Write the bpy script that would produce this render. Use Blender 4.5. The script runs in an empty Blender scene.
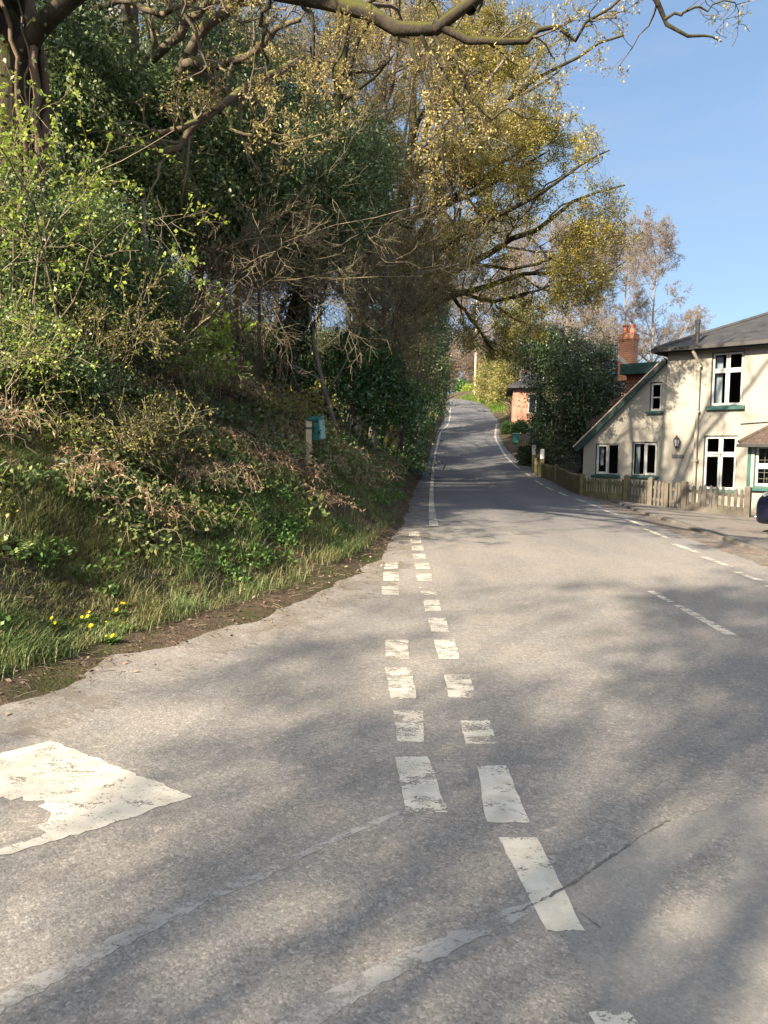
import bpy, math, random
import numpy as np
from mathutils import Vector, Matrix
R = math.radians
sc = bpy.context.scene
col = sc.collection
rs = np.random.RandomState

# ------------------------------------------------------------------ camera model
HC, FPX, ROLL = 455.0, 770.0, 0.014
PITCH = math.atan((512 - HC) / FPX)
CAM = np.array((0.0, 0.0, 1.6))
_f = np.array((0, math.cos(PITCH), -math.sin(PITCH)))
_r0 = np.array((1.0, 0, 0)); _u0 = np.array((0, math.sin(PITCH), math.cos(PITCH)))
_r = _r0 * math.cos(ROLL) + _u0 * math.sin(ROLL)
_u = _u0 * math.cos(ROLL) - _r0 * math.sin(ROLL)

def ray(px, py):
    return _f + _r * ((px - 384) / FPX) + _u * ((512 - py) / FPX)

def at(px, py, Y):
    d = ray(px, py)
    return CAM + d * (Y / d[1])

# ------------------------------------------------------------------ terrain
_pY = [-60, -12, 0, 8, 15, 21, 27, 33, 40, 46, 53, 62, 70, 88, 110, 150, 250, 400]
_pZ = [-.6, -.35, 0, .26, .49, .58, .74, 1.15, 1.86, 2.75, 3.95, 5.2, 6.15, 8.0, 9.8, 11, 13, 16]
_tY = np.arange(-60, 400.1, .5)
_tZ = np.interp(_tY, _pY, _pZ)
for _ in range(3):
    _tZ = np.convolve(np.pad(_tZ, 3, mode='edge'), np.ones(7) / 7, 'valid')
_tZ = _tZ - np.interp(0, _tY, _tZ)
_tY = np.append(_tY, [900, 4000]); _tZ = np.append(_tZ, [26, 50])

def zbase(X, Y):
    X = np.asarray(X, float); Y = np.asarray(Y, float)
    z = np.interp(Y, _tY, _tZ)
    c = np.interp(Y, [0, 8, 18, 25, 36], [0, -.03, -.06, -.06, 0])
    xc = np.interp(Y, [0, 15, 22, 27, 40, 53, 88], [1.2, 2.6, 3.0, 3.4, 4.5, 5.7, 9.2])
    return z + c * np.clip(X - xc, -4, 14)

def on(px, py, dz=0.0):
    d = ray(px, py)
    t = np.concatenate([np.arange(.5, 60, .05), np.arange(60, 200, .2)])
    P = CAM + d * t[:, None]
    below = P[:, 2] < zbase(P[:, 0], P[:, 1]) + dz
    i = int(np.argmax(below)) if below.any() else len(t) - 1
    a, b = t[max(i - 1, 0)], t[i]
    for _ in range(20):
        m = (a + b) / 2; p = CAM + d * m
        if p[2] < zbase(p[0], p[1]) + dz: b = m
        else: a = m
    return CAM + d * b

def vnoise(x, y, seed=0):
    xi = np.floor(x).astype(np.int64); yi = np.floor(y).astype(np.int64)
    fx = x - xi; fy = y - yi
    fx = fx * fx * (3 - 2 * fx); fy = fy * fy * (3 - 2 * fy)
    def h(a, b):
        n = (a * 374761393 + b * 668265263 + seed * 1442695041) & 0x7fffffff
        n = ((n ^ (n >> 13)) * 1274126177) & 0x7fffffff
        return ((n ^ (n >> 16)) & 0xffff) / 65535.0
    return (h(xi, yi) * (1 - fx) + h(xi + 1, yi) * fx) * (1 - fy) + (h(xi, yi + 1) * (1 - fx) + h(xi + 1, yi + 1) * fx) * fy

def fnoise(x, y, seed=0, o=3):
    s = 0; a = 1; t = 0
    for k in range(o):
        s = s + a * vnoise(x * 2 ** k, y * 2 ** k, seed + k); t += a; a *= .5
    return s / t

def poly_sd(poly, X, Y):
    """signed distance, positive on the left of the direction of travel"""
    X = np.asarray(X, float).ravel(); Y = np.asarray(Y, float).ravel()
    best = np.full(X.shape, 1e9); sg = np.zeros(X.shape)
    for (ax, ay), (bx, by) in zip(poly[:-1], poly[1:]):
        dx, dy = bx - ax, by - ay
        t = np.clip(((X - ax) * dx + (Y - ay) * dy) / (dx * dx + dy * dy), 0, 1)
        ex, ey = X - (ax + t * dx), Y - (ay + t * dy)
        d = np.hypot(ex, ey)
        m = d < best - 1e-9
        best = np.where(m, d, best)
        sg = np.where(m, np.sign(dx * (Y - ay) - dy * (X - ax)), sg)
    return best * np.where(sg == 0, 1, sg)

TOE = [(-90, 1.5), (-25, 2.6), (-9, 2.9), (-5, 3.35), (-3.4, 3.75)]
for p in [(-40, 722), (0, 707), (50, 690), (100, 669), (150, 651), (200, 635), (250, 621), (290, 606), (330, 588), (365, 567), (388, 547), (401, 526), (409, 506), (416, 487), (425, 468), (431, 450), (437, 432), (445, 418), (446, 405)]:
    q = on(*p); TOE.append((q[0], q[1]))
TOE += [(TOE[-1][0] + .2, TOE[-1][1] + 14), (0, 135), (-40, 165), (-120, 200)]
KERB = []
for p in [(768, 556), (700, 533), (640, 513), (600, 497), (575, 488), (550, 479), (532, 471), (514, 459), (505, 448), (500, 437), (500, 424), (492, 413), (480, 403)]:
    q = on(*p); KERB.append((q[0], q[1]))
d0 = np.array(KERB[0]) - np.array(KERB[1]); d0 /= np.linalg.norm(d0)
KERB = [(KERB[0][0] + 40 * d0[0] + 20, KERB[0][1] + 40 * d0[1] + 22), (KERB[0][0] + 4 * d0[0], KERB[0][1] + 4 * d0[1])] + KERB
KERB += [(KERB[-1][0] - 1, KERB[-1][1] + 18), (5, 140), (-35, 172), (-115, 208)]

def sdl(X, Y):
    s = poly_sd(TOE, X, Y); return s + np.interp(np.asarray(Y, float).ravel(), [8, 15], [0, .5]) * np.clip(s / .2, 0, 1)
def sdr(X, Y): return -poly_sd(KERB, X, Y)

def ground_z(X, Y):
    X = np.asarray(X, float); Y = np.asarray(Y, float); sh = X.shape
    X = X.ravel(); Y = Y.ravel()
    zb = zbase(X, Y)
    sl = sdl(X, Y); sr = sdr(X, Y)
    n = fnoise(X * 2.2, Y * 2.2, 3) - .5
    n2 = fnoise(X * .6, Y * .6, 9) - .5
    sl2 = sl + n * .24 + (fnoise(X * 8, Y * 8, 17, 2) - .5) * .16 * np.clip(2 - np.abs(sl), 0, 1)
    b = np.interp(sl2, [-.3, 0, .55, 1.05, 1.9, 2.95, 4.1, 6.2, 10, 20, 60, 400], [-.08, .0, .08, .36, 1.02, 1.76, 2.5, 3.45, 4.9, 8, 15, 40])
    b = b + np.clip(sl, 0, 1.5) / 1.5 * (n * .22 + n2 * .35)
    far = np.clip((Y - 30) / 12, 0, 1)
    srn = sr + n * .3 * far
    r_near = np.interp(srn, [-.3, 0, .35, 2, 40, 400], [-.08, -.06, .03, .04, .1, .5])
    r_far = np.interp(srn, [-.3, 0, .5, 1.5, 3, 8, 40, 400], [-.08, 0, .1, .5, .9, 1.3, 2.5, 8])
    r = r_near * (1 - far) + r_far * far
    z = np.where(sl > -.3, zb + b, np.where(sr > -.3, zb + r, zb - .08))
    return z.reshape(sh)

def gz(x, y): return float(ground_z(np.array([x]), np.array([y]))[0])

def on_ground(px, py):
    d = ray(px, py)
    t = np.concatenate([np.arange(1, 60, .04), np.arange(60, 200, .2)])
    P = CAM + d * t[:, None]
    below = P[:, 2] < ground_z(P[:, 0], P[:, 1])
    i = int(np.argmax(below)) if below.any() else len(t) - 1
    return P[i]

# ------------------------------------------------------------------ object helpers
def tag(o, label=None, cat=None, group=None, kind=None):
    if label: o['label'] = label
    if cat: o['category'] = cat
    if group: o['group'] = group
    if kind: o['kind'] = kind
    return o

def thing(name, label, cat, loc=(0, 0, 0), rz=0, group=None):
    o = bpy.data.objects.new(name, None); col.objects.link(o)
    o.empty_display_size = .2
    o.location = tuple(float(v) for v in loc); o.rotation_euler = (0, 0, rz)
    return tag(o, label, cat, group)

def mesh_np(name, V, F, m, parent=None, origin=None, smooth=False):
    """V (N,3), F (M,k) k=3 or 4"""
    V = np.asarray(V, np.float32)
    if origin is not None: V = V - np.asarray(origin, np.float32)
    F = np.asarray(F, np.int32)
    me = bpy.data.meshes.new(name)
    me.vertices.add(len(V)); me.vertices.foreach_set('co', V.ravel())
    k = F.shape[1]
    me.loops.add(F.size); me.loops.foreach_set('vertex_index', F.ravel())
    me.polygons.add(len(F))
    me.polygons.foreach_set('loop_start', np.arange(0, F.size, k, dtype=np.int32))
    me.polygons.foreach_set('loop_total', np.full(len(F), k, np.int32))
    if smooth: me.polygons.foreach_set('use_smooth', np.ones(len(F), bool))
    me.materials.append(m)
    me.update(calc_edges=True)
    o = bpy.data.objects.new(name, me); col.objects.link(o)
    if parent: o.parent = parent
    return o

class MB:
    def __init__(s): s.v = []; s.f = []
    def add(s, vs, fs):
        b = len(s.v); s.v += [tuple(float(c) for c in v) for v in vs]; s.f += [tuple(b + i for i in f) for f in fs]
        return s
    def box(s, c, sz, M=None):
        x, y, z = [q / 2 for q in sz]
        vs = [Vector((a * x, b * y, d * z)) for a in (-1, 1) for b in (-1, 1) for d in (-1, 1)]
        if M is not None: vs = [M @ v for v in vs]
        vs = [v + Vector(tuple(c)) for v in vs]
        return s.add(vs, [(0, 1, 3, 2), (4, 6, 7, 5), (0, 4, 5, 1), (2, 3, 7, 6), (0, 2, 6, 4), (1, 5, 7, 3)])
    def prism(s, poly, off):
        """poly: list of 3D points; off: extrusion vector"""
        n = len(poly); a = [Vector(tuple(p)) for p in poly]; b = [p + Vector(tuple(off)) for p in a]
        return s.add(a + b, [tuple(range(n))[::-1], tuple(range(n, 2 * n))] + [(i, (i + 1) % n, n + (i + 1) % n, n + i) for i in range(n)])
    def tube(s, pts, rad, k=8, cap=True):
        pts = np.array([tuple(p) for p in pts], float)
        if np.isscalar(rad): rad = [rad] * len(pts)
        V, F = tubes(pts[None], np.array(rad, float)[None], k)
        n = len(pts)
        fs = [tuple(f) for f in F]
        if cap: fs += [tuple(range(k))[::-1], tuple(range((n - 1) * k, n * k))]
        return s.add(V, fs)
    def lathe(s, prof, c, k=16):
        vs = []; fs = []; n = len(prof)
        for r, z in prof:
            for i in range(k):
                a = 2 * math.pi * i / k; vs.append((c[0] + r * math.cos(a), c[1] + r * math.sin(a), c[2] + z))
        for j in range(n - 1):
            for i in range(k): fs.append((j * k + i, j * k + (i + 1) % k, (j + 1) * k + (i + 1) % k, (j + 1) * k + i))
        fs += [tuple(range(k))[::-1], tuple(range((n - 1) * k, n * k))]
        return s.add(vs, fs)
    def build(s, name, m, parent=None, origin=None, smooth=False, bevel=0):
        me = bpy.data.meshes.new(name)
        o3 = Vector(tuple(origin)) if origin is not None else Vector()
        me.from_pydata([Vector(v) - o3 for v in s.v], [], s.f)
        if smooth: me.polygons.foreach_set('use_smooth', np.ones(len(me.polygons), bool))
        me.materials.append(m); me.update()
        o = bpy.data.objects.new(name, me); col.objects.link(o)
        if parent: o.parent = parent
        if bevel:
            b = o.modifiers.new('bevel', 'BEVEL'); b.width = bevel; b.segments = 2; b.limit_method = 'ANGLE'
        return o

def copy_thing(o, loc, rz=0, scale=1.0, label=None, tilt=(0, 0)):
    c = o.copy(); col.objects.link(c); c.location = tuple(float(v) for v in loc)
    c.rotation_euler = (tilt[0], tilt[1], rz); c.scale = (scale,) * 3 if np.isscalar(scale) else scale
    if label: c['label'] = label
    for ch in o.children:
        k = ch.copy(); col.objects.link(k); k.parent = c
        for g in ch.children:
            q = g.copy(); col.objects.link(q); q.parent = k
    return c

# ------------------------------------------------------------------ organic geometry
def nrm(a): return a / np.maximum(np.linalg.norm(a, axis=-1, keepdims=True), 1e-9)

def tubes(P, Rd, k):
    """P (B,n,3), Rd (B,n) -> V, F (quads)"""
    B, n, _ = P.shape
    T = np.zeros_like(P); T[:, 1:-1] = P[:, 2:] - P[:, :-2]; T[:, 0] = P[:, 1] - P[:, 0]; T[:, -1] = P[:, -1] - P[:, -2]
    T = nrm(T)
    avg = nrm(P[:, -1] - P[:, 0])
    ref = np.where(np.abs(avg[:, 2:3]) > .8, np.array([[1., .2, 0]]), np.array([[.1, .05, 1.]]))
    S = nrm(np.cross(T, ref[:, None, :])); U = np.cross(S, T)
    a = np.arange(k) * 2 * math.pi / k
    V = P[:, :, None, :] + Rd[:, :, None, None] * (S[:, :, None, :] * np.cos(a)[None, None, :, None] + U[:, :, None, :] * np.sin(a)[None, None, :, None])
    V = V.reshape(-1, 3)
    j, i = np.meshgrid(np.arange(n - 1), np.arange(k), indexing='ij')
    q = np.stack([j * k + i, j * k + (i + 1) % k, (j + 1) * k + (i + 1) % k, (j + 1) * k + i], -1).reshape(-1, 4)
    F = (q[None] + (np.arange(B) * n * k)[:, None, None]).reshape(-1, 4)
    return V, F

class Acc:
    """accumulate quads"""
    def __init__(s): s.V = []; s.F = []; s.n = 0
    def add(s, V, F):
        if len(V) == 0: return
        s.V.append(V); s.F.append(F + s.n); s.n += len(V)
    def build(s, name, m, parent=None, origin=None, smooth=False):
        if not s.V: return None
        return mesh_np(name, np.concatenate(s.V), np.concatenate(s.F), m, parent, origin, smooth)

def resample(pts, n):
    pts = np.array(pts, float)
    # Catmull-Rom through the points
    P = np.vstack([2 * pts[0] - pts[1], pts, 2 * pts[-1] - pts[-2]])
    m = len(pts) - 1
    t = np.linspace(0, m, n); i = np.minimum(t.astype(int), m - 1); f = (t - i)[:, None]
    p0, p1, p2, p3 = P[i], P[i + 1], P[i + 2], P[i + 3]
    return .5 * ((2 * p1) + (-p0 + p2) * f + (2 * p0 - 5 * p1 + 4 * p2 - p3) * f ** 2 + (-p0 + 3 * p1 - 3 * p2 + p3) * f ** 3)

def pick(P, t):
    """P (B,n,d), t (B,) in 0..1"""
    n = P.shape[1]; f = np.clip(t, 0, .9999) * (n - 1); i = f.astype(int); w = f - i
    b = np.arange(len(P))
    if P.ndim == 3: w = w[:, None]
    return P[b, i] * (1 - w) + P[b, i + 1] * w

def tangent(P, t):
    n = P.shape[1]; i = np.minimum((np.clip(t, 0, .9999) * (n - 1)).astype(int), n - 2); b = np.arange(len(P))
    return nrm(P[b, i + 1] - P[b, i])

def sprout(g, P, Rd, m, t=(.25, 1), ang=(35, 70), lf=(.35, .6), n=6, up=.1, jit=.18, rf=.55, rmin=.003, lmin=.1, taper=.3, pull=None):
    B = len(P)
    L = np.linalg.norm(np.diff(P, axis=1), axis=-1).sum(1)
    idx = np.repeat(np.arange(B), m); K = len(idx)
    tt = g.uniform(t[0], t[1], K)
    pos = pick(P[idx], tt); r = pick(Rd[idx], tt); tg = tangent(P[idx], tt)
    rv = g.normal(size=(K, 3)); perp = nrm(rv - (rv * tg).sum(1, keepdims=True) * tg)
    a = np.radians(g.uniform(ang[0], ang[1], K))[:, None]
    d = nrm(tg * np.cos(a) + perp * np.sin(a) + np.array([0, 0, up]))
    ln = np.maximum(L[idx] * g.uniform(lf[0], lf[1], K) * (1.15 - .55 * tt), lmin)
    Q = np.zeros((K, n, 3)); Q[:, 0] = pos; p = pos.copy()
    for k in range(1, n):
        d = d + jit * g.normal(size=(K, 3)) + np.array([0, 0, up * .35])
        if pull is not None: d = d + np.array(pull)
        d = nrm(d); p = p + d * (ln / (n - 1))[:, None]; Q[:, k] = p
    r0 = np.maximum(np.minimum(r * rf * g.uniform(.75, 1.15, K), r * .9), rmin)
    RR = np.maximum(r0[:, None] * np.linspace(1, taper, n)[None], rmin * .6)
    return Q, RR

def leaves(c, ax, nm, L, W, fold=.15):
    ax = nrm(ax); side = nrm(np.cross(ax, nm)); up = np.cross(side, ax)
    L = L[:, None]; W = W[:, None]
    b = c; t = c + ax * L
    l = c + ax * L * .45 + side * W * .5 + up * W * fold; r = c + ax * L * .45 - side * W * .5 + up * W * fold
    V = np.stack([b, r, t, l], 1).reshape(-1, 3)
    F = np.arange(len(c) * 4).reshape(-1, 4)
    return V, F

def twig_leaves(g, P, per, L, W, spread=.05, out=.6, t=(.3, 1)):
    idx = np.repeat(np.arange(len(P)), per); K = len(idx)
    tt = g.uniform(t[0], t[1], K)
    c = pick(P[idx], tt) + g.normal(size=(K, 3)) * spread
    ax = nrm(tangent(P[idx], tt) * out + g.normal(size=(K, 3)) * .7)
    nm = nrm(g.normal(size=(K, 3)) * .6 + np.array([0, 0, 1]))
    return leaves(c, ax, nm, g.uniform(.6, 1.2, K) * L, g.uniform(.6, 1.2, K) * W)

def clump_leaves(g, C, per, rad, L, W, droop=0.0, flat=.6, upn=.7):
    """leaf sprays round clump centres C (K,3)"""
    K = len(C); idx = np.repeat(np.arange(K), per); N = len(idx)
    rr = rad * g.uniform(.5, 1.3, K)
    ax0 = nrm(g.normal(size=(K, 3)) + np.array([0, 0, .1 - droop]))
    o = g.normal(size=(N, 3)) * rr[idx][:, None] * .55
    o = o - (1 - flat) * o[:, 2:3] * np.array([0, 0, 1])
    ax = nrm(ax0[idx] * .6 + nrm(o) * .6 + g.normal(size=(N, 3)) * .45 - np.array([0, 0, droop]))
    nm = nrm(g.normal(size=(N, 3)) * .7 + np.array([0, 0, upn]))
    return leaves(C[idx] + o, ax, nm, g.uniform(.55, 1.25, N) * L, g.uniform(.6, 1.2, N) * W)

def blob_points(g, K, ells, shell=.5, lump=.22):
    """clump centres inside a union of ellipsoids [(centre, radii)], denser outside, lumpy outline"""
    out = []
    vol = np.array([e[1][0] * e[1][1] * e[1][2] for e in ells]) ** .8; vol /= vol.sum()
    for (c, r), w in zip(ells, vol):
        n = max(4, int(K * w))
        d = nrm(g.normal(size=(n, 3)))
        s = g.uniform(0, 1, n) ** (1 / 3) * (1 - shell) + shell * g.uniform(.75, 1, n)
        ph = g.uniform(0, 6.3, 6)
        lum = 1 + lump * (np.sin(d[:, 0] * 4 + ph[0]) * np.sin(d[:, 1] * 5 + ph[1]) + .7 * np.sin(d[:, 2] * 7 + ph[2] + d[:, 0] * 5))
        out.append(np.array(c) + d * (s * lum)[:, None] * np.array(r))
    return np.concatenate(out)

# ------------------------------------------------------------------ materials
def mat(name):
    m = bpy.data.materials.new(name); m.use_nodes = True
    nt = m.node_tree; nt.nodes.clear()
    return m, nt, nt.nodes, nt.links

def N(nt, typ, **kw):
    n = nt.nodes.new(typ)
    for k, v in kw.items():
        if k in n.inputs: n.inputs[k].default_value = v
        else: setattr(n, k, v)
    return n

def ramp(nt, stops, fac=None, interp='LINEAR'):
    n = nt.nodes.new('ShaderNodeValToRGB'); n.color_ramp.interpolation = interp
    e = n.color_ramp.elements
    while len(e) < len(stops): e.new(.5)
    for el, (p, c) in zip(e, stops):
        el.position = p; el.color = (*c, 1) if len(c) == 3 else c
    if fac is not None: nt.links.new(fac, n.inputs[0])
    return n

def mixc(nt, fac, a, b, typ='MIX'):
    n = nt.nodes.new('ShaderNodeMix'); n.data_type = 'RGBA'; n.blend_type = typ
    def s(i, v):
        if hasattr(v, 'links') or isinstance(v, bpy.types.NodeSocket): nt.links.new(v, n.inputs[i])
        elif isinstance(v, (int, float)): n.inputs[i].default_value = v
        else: n.inputs[i].default_value = (*v, 1)
    s(0, fac); s(6, a); s(7, b)
    return n.outputs[2]

def math_(nt, op, a, b=0.0, clamp=False):
    n = nt.nodes.new('ShaderNodeMath'); n.operation = op; n.use_clamp = clamp
    for i, v in enumerate((a, b)):
        if isinstance(v, bpy.types.NodeSocket): nt.links.new(v, n.inputs[i])
        else: n.inputs[i].default_value = v
    return n.outputs[0]

def coords(nt, scale=(1, 1, 1), rot=(0, 0, 0), obj=True):
    t = nt.nodes.new('ShaderNodeTexCoord') if obj else nt.nodes.new('ShaderNodeNewGeometry')
    mp = nt.nodes.new('ShaderNodeMapping'); mp.inputs['Scale'].default_value = scale; mp.inputs['Rotation'].default_value = rot
    nt.links.new(t.outputs['Object' if obj else 'Position'], mp.inputs[0]); return mp.outputs[0]

def noise(nt, vec, scale, detail=4, rough=.55, dist=0):
    n = N(nt, 'ShaderNodeTexNoise'); n.inputs['Scale'].default_value = scale; n.inputs['Detail'].default_value = detail
    n.inputs['Roughness'].default_value = rough; n.inputs['Distortion'].default_value = dist
    nt.links.new(vec, n.inputs['Vector']); return n.outputs[0]

def finish(nt, colr, rough=.8, bump=None, bstr=.3, bdist=.02, spec=.3, metal=0):
    p = N(nt, 'ShaderNodeBsdfPrincipled'); o = N(nt, 'ShaderNodeOutputMaterial')
    if isinstance(colr, bpy.types.NodeSocket): nt.links.new(colr, p.inputs['Base Color'])
    else: p.inputs['Base Color'].default_value = (*colr, 1)
    if isinstance(rough, bpy.types.NodeSocket): nt.links.new(rough, p.inputs['Roughness'])
    else: p.inputs['Roughness'].default_value = rough
    p.inputs['Specular IOR Level'].default_value = spec; p.inputs['Metallic'].default_value = metal
    if bump is not None:
        b = N(nt, 'ShaderNodeBump'); b.inputs['Strength'].default_value = bstr; b.inputs['Distance'].default_value = bdist
        nt.links.new(bump, b.inputs['Height']); nt.links.new(b.outputs[0], p.inputs['Normal'])
    nt.links.new(p.outputs[0], o.inputs[0]); return p

def leaf_mat(name, stops, rough=.5, trans=.35, spec=.35, patch=None):
    m, nt, ns, lk = mat(name)
    g = N(nt, 'ShaderNodeNewGeometry')
    r = ramp(nt, stops, g.outputs['Random Per Island']).outputs[0]
    if patch:
        f = noise(nt, g.outputs['Position'], patch[0], 2)
        f = ramp(nt, [(.42, (0, 0, 0)), (.6, (1, 1, 1))], f).outputs[0]
        r = mixc(nt, f, r, mixc(nt, .75, r, patch[1]))
    p = N(nt, 'ShaderNodeBsdfPrincipled'); lk.new(r, p.inputs['Base Color']); p.inputs['Roughness'].default_value = rough
    p.inputs['Specular IOR Level'].default_value = spec
    t = N(nt, 'ShaderNodeBsdfTranslucent'); lk.new(r, t.inputs[0])
    mx = N(nt, 'ShaderNodeMixShader'); mx.inputs[0].default_value = trans
    lk.new(p.outputs[0], mx.inputs[1]); lk.new(t.outputs[0], mx.inputs[2])
    o = N(nt, 'ShaderNodeOutputMaterial'); lk.new(mx.outputs[0], o.inputs[0])
    return m

def bark_mat(name, a, b, moss=None, scale=6, mossamt=.5):
    m, nt, ns, lk = mat(name)
    v = coords(nt, (1, 1, .35))
    n1 = noise(nt, v, scale, 6, .65); n2 = noise(nt, v, scale * 5, 4, .6)
    c = ramp(nt, [(.3, a), (.7, b)], n1).outputs[0]
    if moss:
        g = N(nt, 'ShaderNodeNewGeometry'); sx = N(nt, 'ShaderNodeSeparateXYZ'); lk.new(g.outputs['Normal'], sx.inputs[0])
        f = math_(nt, 'ADD', math_(nt, 'MULTIPLY', sx.outputs[2], .35), noise(nt, coords(nt), 3.5, 4))
        f = ramp(nt, [(.75 - mossamt * .35, (0, 0, 0)), (.95 - mossamt * .35, (1, 1, 1))], f).outputs[0]
        c = mixc(nt, f, c, moss)
    finish(nt, c, .9, math_(nt, 'ADD', n1, n2), .6, .03, .15)
    return m

def plain_mat(name, c, rough=.6, var=.15, scale=8, spec=.3, metal=0, bstr=.0, dirt=None):
    m, nt, ns, lk = mat(name)
    n = noise(nt, coords(nt), scale, 5, .6)
    cc = ramp(nt, [(.3, tuple(x * (1 - var) for x in c)), (.7, tuple(min(1, x * (1 + var)) for x in c))], n).outputs[0]
    if dirt:
        d = noise(nt, coords(nt, (1, 1, .3)), scale * .4, 5, .65)
        cc = mixc(nt, ramp(nt, [(.5, (0, 0, 0)), (.75, (.8, .8, .8))], d).outputs[0], cc, dirt)
    finish(nt, cc, rough, n if bstr else None, bstr, .01, spec, metal)
    return m

M = {}
# --- asphalt
def asphalt(name, dark, light, tan, agg=1.0):
    m, nt, ns, lk = mat(name)
    g = N(nt, 'ShaderNodeNewGeometry'); v = g.outputs['Position']
    big = noise(nt, v, .35, 5, .6, .4); mid = noise(nt, v, 2.2, 5, .6)
    vo = N(nt, 'ShaderNodeTexVoronoi'); vo.inputs['Scale'].default_value = 120; lk.new(v, vo.inputs['Vector'])
    vo2 = N(nt, 'ShaderNodeTexVoronoi'); vo2.inputs['Scale'].default_value = 48; lk.new(v, vo2.inputs['Vector'])
    fine = noise(nt, v, 55, 3, .7)
    c = ramp(nt, [(.35, dark), (.65, light)], big).outputs[0]
    c = mixc(nt, ramp(nt, [(.45, (0, 0, 0)), (.7, (1, 1, 1))], mid).outputs[0], c, mixc(nt, .5, c, tan))
    sx = N(nt, 'ShaderNodeSeparateColor'); lk.new(vo.outputs['Color'], sx.inputs[0])
    sp = ramp(nt, [(.0, (.55, .55, .56)), (.45, (.95, .95, .95)), (.86, (1.15, 1.14, 1.12)), (1, (1.7, 1.66, 1.6))], sx.outputs[0]).outputs[0]
    sx2 = N(nt, 'ShaderNodeSeparateColor'); lk.new(vo2.outputs['Color'], sx2.inputs[0])
    sp2 = ramp(nt, [(.0, (.75, .75, .75)), (.9, (1.1, 1.1, 1.1)), (1, (1.5, 1.45, 1.4))], sx2.outputs[0]).outputs[0]
    c = mixc(nt, .62 * agg, c, sp, 'MULTIPLY'); c = mixc(nt, .5 * agg, c, sp2, 'MULTIPLY')
    # faint stretched wear along the road and thin cracks
    st = noise(nt, coords(nt, (1.6, .12, 1), (0, 0, -.1), False), 1.0, 4, .6)
    c = mixc(nt, .7, c, ramp(nt, [(.3, (.78, .78, .8)), (.7, (1.15, 1.13, 1.1))], st).outputs[0], 'MULTIPLY')
    if name == 'asphalt':      # tree shade painted into the lane colour: darker and bluer beyond the junction
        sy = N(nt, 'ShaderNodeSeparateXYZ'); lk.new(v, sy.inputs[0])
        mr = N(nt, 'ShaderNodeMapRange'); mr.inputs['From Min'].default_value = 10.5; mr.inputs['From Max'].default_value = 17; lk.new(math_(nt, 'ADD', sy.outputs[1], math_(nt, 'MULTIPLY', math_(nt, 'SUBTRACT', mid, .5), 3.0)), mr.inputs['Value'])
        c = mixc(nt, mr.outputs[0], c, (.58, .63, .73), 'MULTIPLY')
    h = math_(nt, 'ADD', math_(nt, 'MULTIPLY', vo.outputs['Distance'], -1.0), fine)
    finish(nt, c, .85, h, .22 * agg, .005, .25)
    return m
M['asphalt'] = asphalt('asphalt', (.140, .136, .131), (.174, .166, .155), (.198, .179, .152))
M['asphalt_patch'] = asphalt('asphalt_patch', (.142, .139, .134), (.166, .161, .152), (.178, .168, .152), .5)
M['seam'] = plain_mat('bitumen_seam', (.20, .19, .175), .75, .2, 26, .3, 0, .4)
M['crack'] = plain_mat('crack_dark', (.035, .033, .03), .9, .2, 20)
M['pavement'] = asphalt('pavement', (.105, .098, .092), (.14, .129, .118), (.145, .128, .108))
M['kerb'] = plain_mat('kerb_stone', (.085, .078, .07), .9, .35, 6, .2, 0, .4)
# --- worn paint
def paint(name, amount, ca=(.29, .27, .225), cb=(.40, .38, .33), soft=.05, st=(6, 13, 1)):
    m, nt, ns, lk = mat(name)
    g = N(nt, 'ShaderNodeNewGeometry'); v = g.outputs['Position']
    a = noise(nt, coords(nt, st, (0, 0, .12), False), 1.0, 7, .68, .5)
    b = noise(nt, v, 75, 4, .75)
    f = math_(nt, 'ADD', math_(nt, 'MULTIPLY', a, .58), math_(nt, 'MULTIPLY', b, .42))
    al = ramp(nt, [(amount, (0, 0, 0)), (amount + soft, (1, 1, 1))], f).outputs[0]
    c = ramp(nt, [(.3, ca), (.65, cb)], noise(nt, v, 9, 5, .65)).outputs[0]
    p = N(nt, 'ShaderNodeBsdfPrincipled'); lk.new(c, p.inputs['Base Color']); p.inputs['Roughness'].default_value = .7
    bm = N(nt, 'ShaderNodeBump'); bm.inputs['Strength'].default_value = .3; bm.inputs['Distance'].default_value = .006; lk.new(b, bm.inputs['Height']); lk.new(bm.outputs[0], p.inputs['Normal'])
    t = N(nt, 'ShaderNodeBsdfTransparent'); mx = N(nt, 'ShaderNodeMixShader')
    lk.new(al, mx.inputs[0]); lk.new(t.outputs[0], mx.inputs[1]); lk.new(p.outputs[0], mx.inputs[2])
    o = N(nt, 'ShaderNodeOutputMaterial'); lk.new(mx.outputs[0], o.inputs[0])
    return m
M['paint'] = paint('road_paint', .445)
M['paint_worn'] = paint('road_paint_worn', .50)
M['paint_gone'] = paint('road_paint_nearly_gone', .545)
M['seam'] = paint('sealed_joint', .36, (.185, .18, .172), (.235, .228, .215), .16)
M['crack'] = paint('crack', .44, (.06, .055, .05), (.11, .105, .095), .08, (12, 12, 1))
M['paint_thick'] = paint('road_paint_thick', .405)
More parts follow.
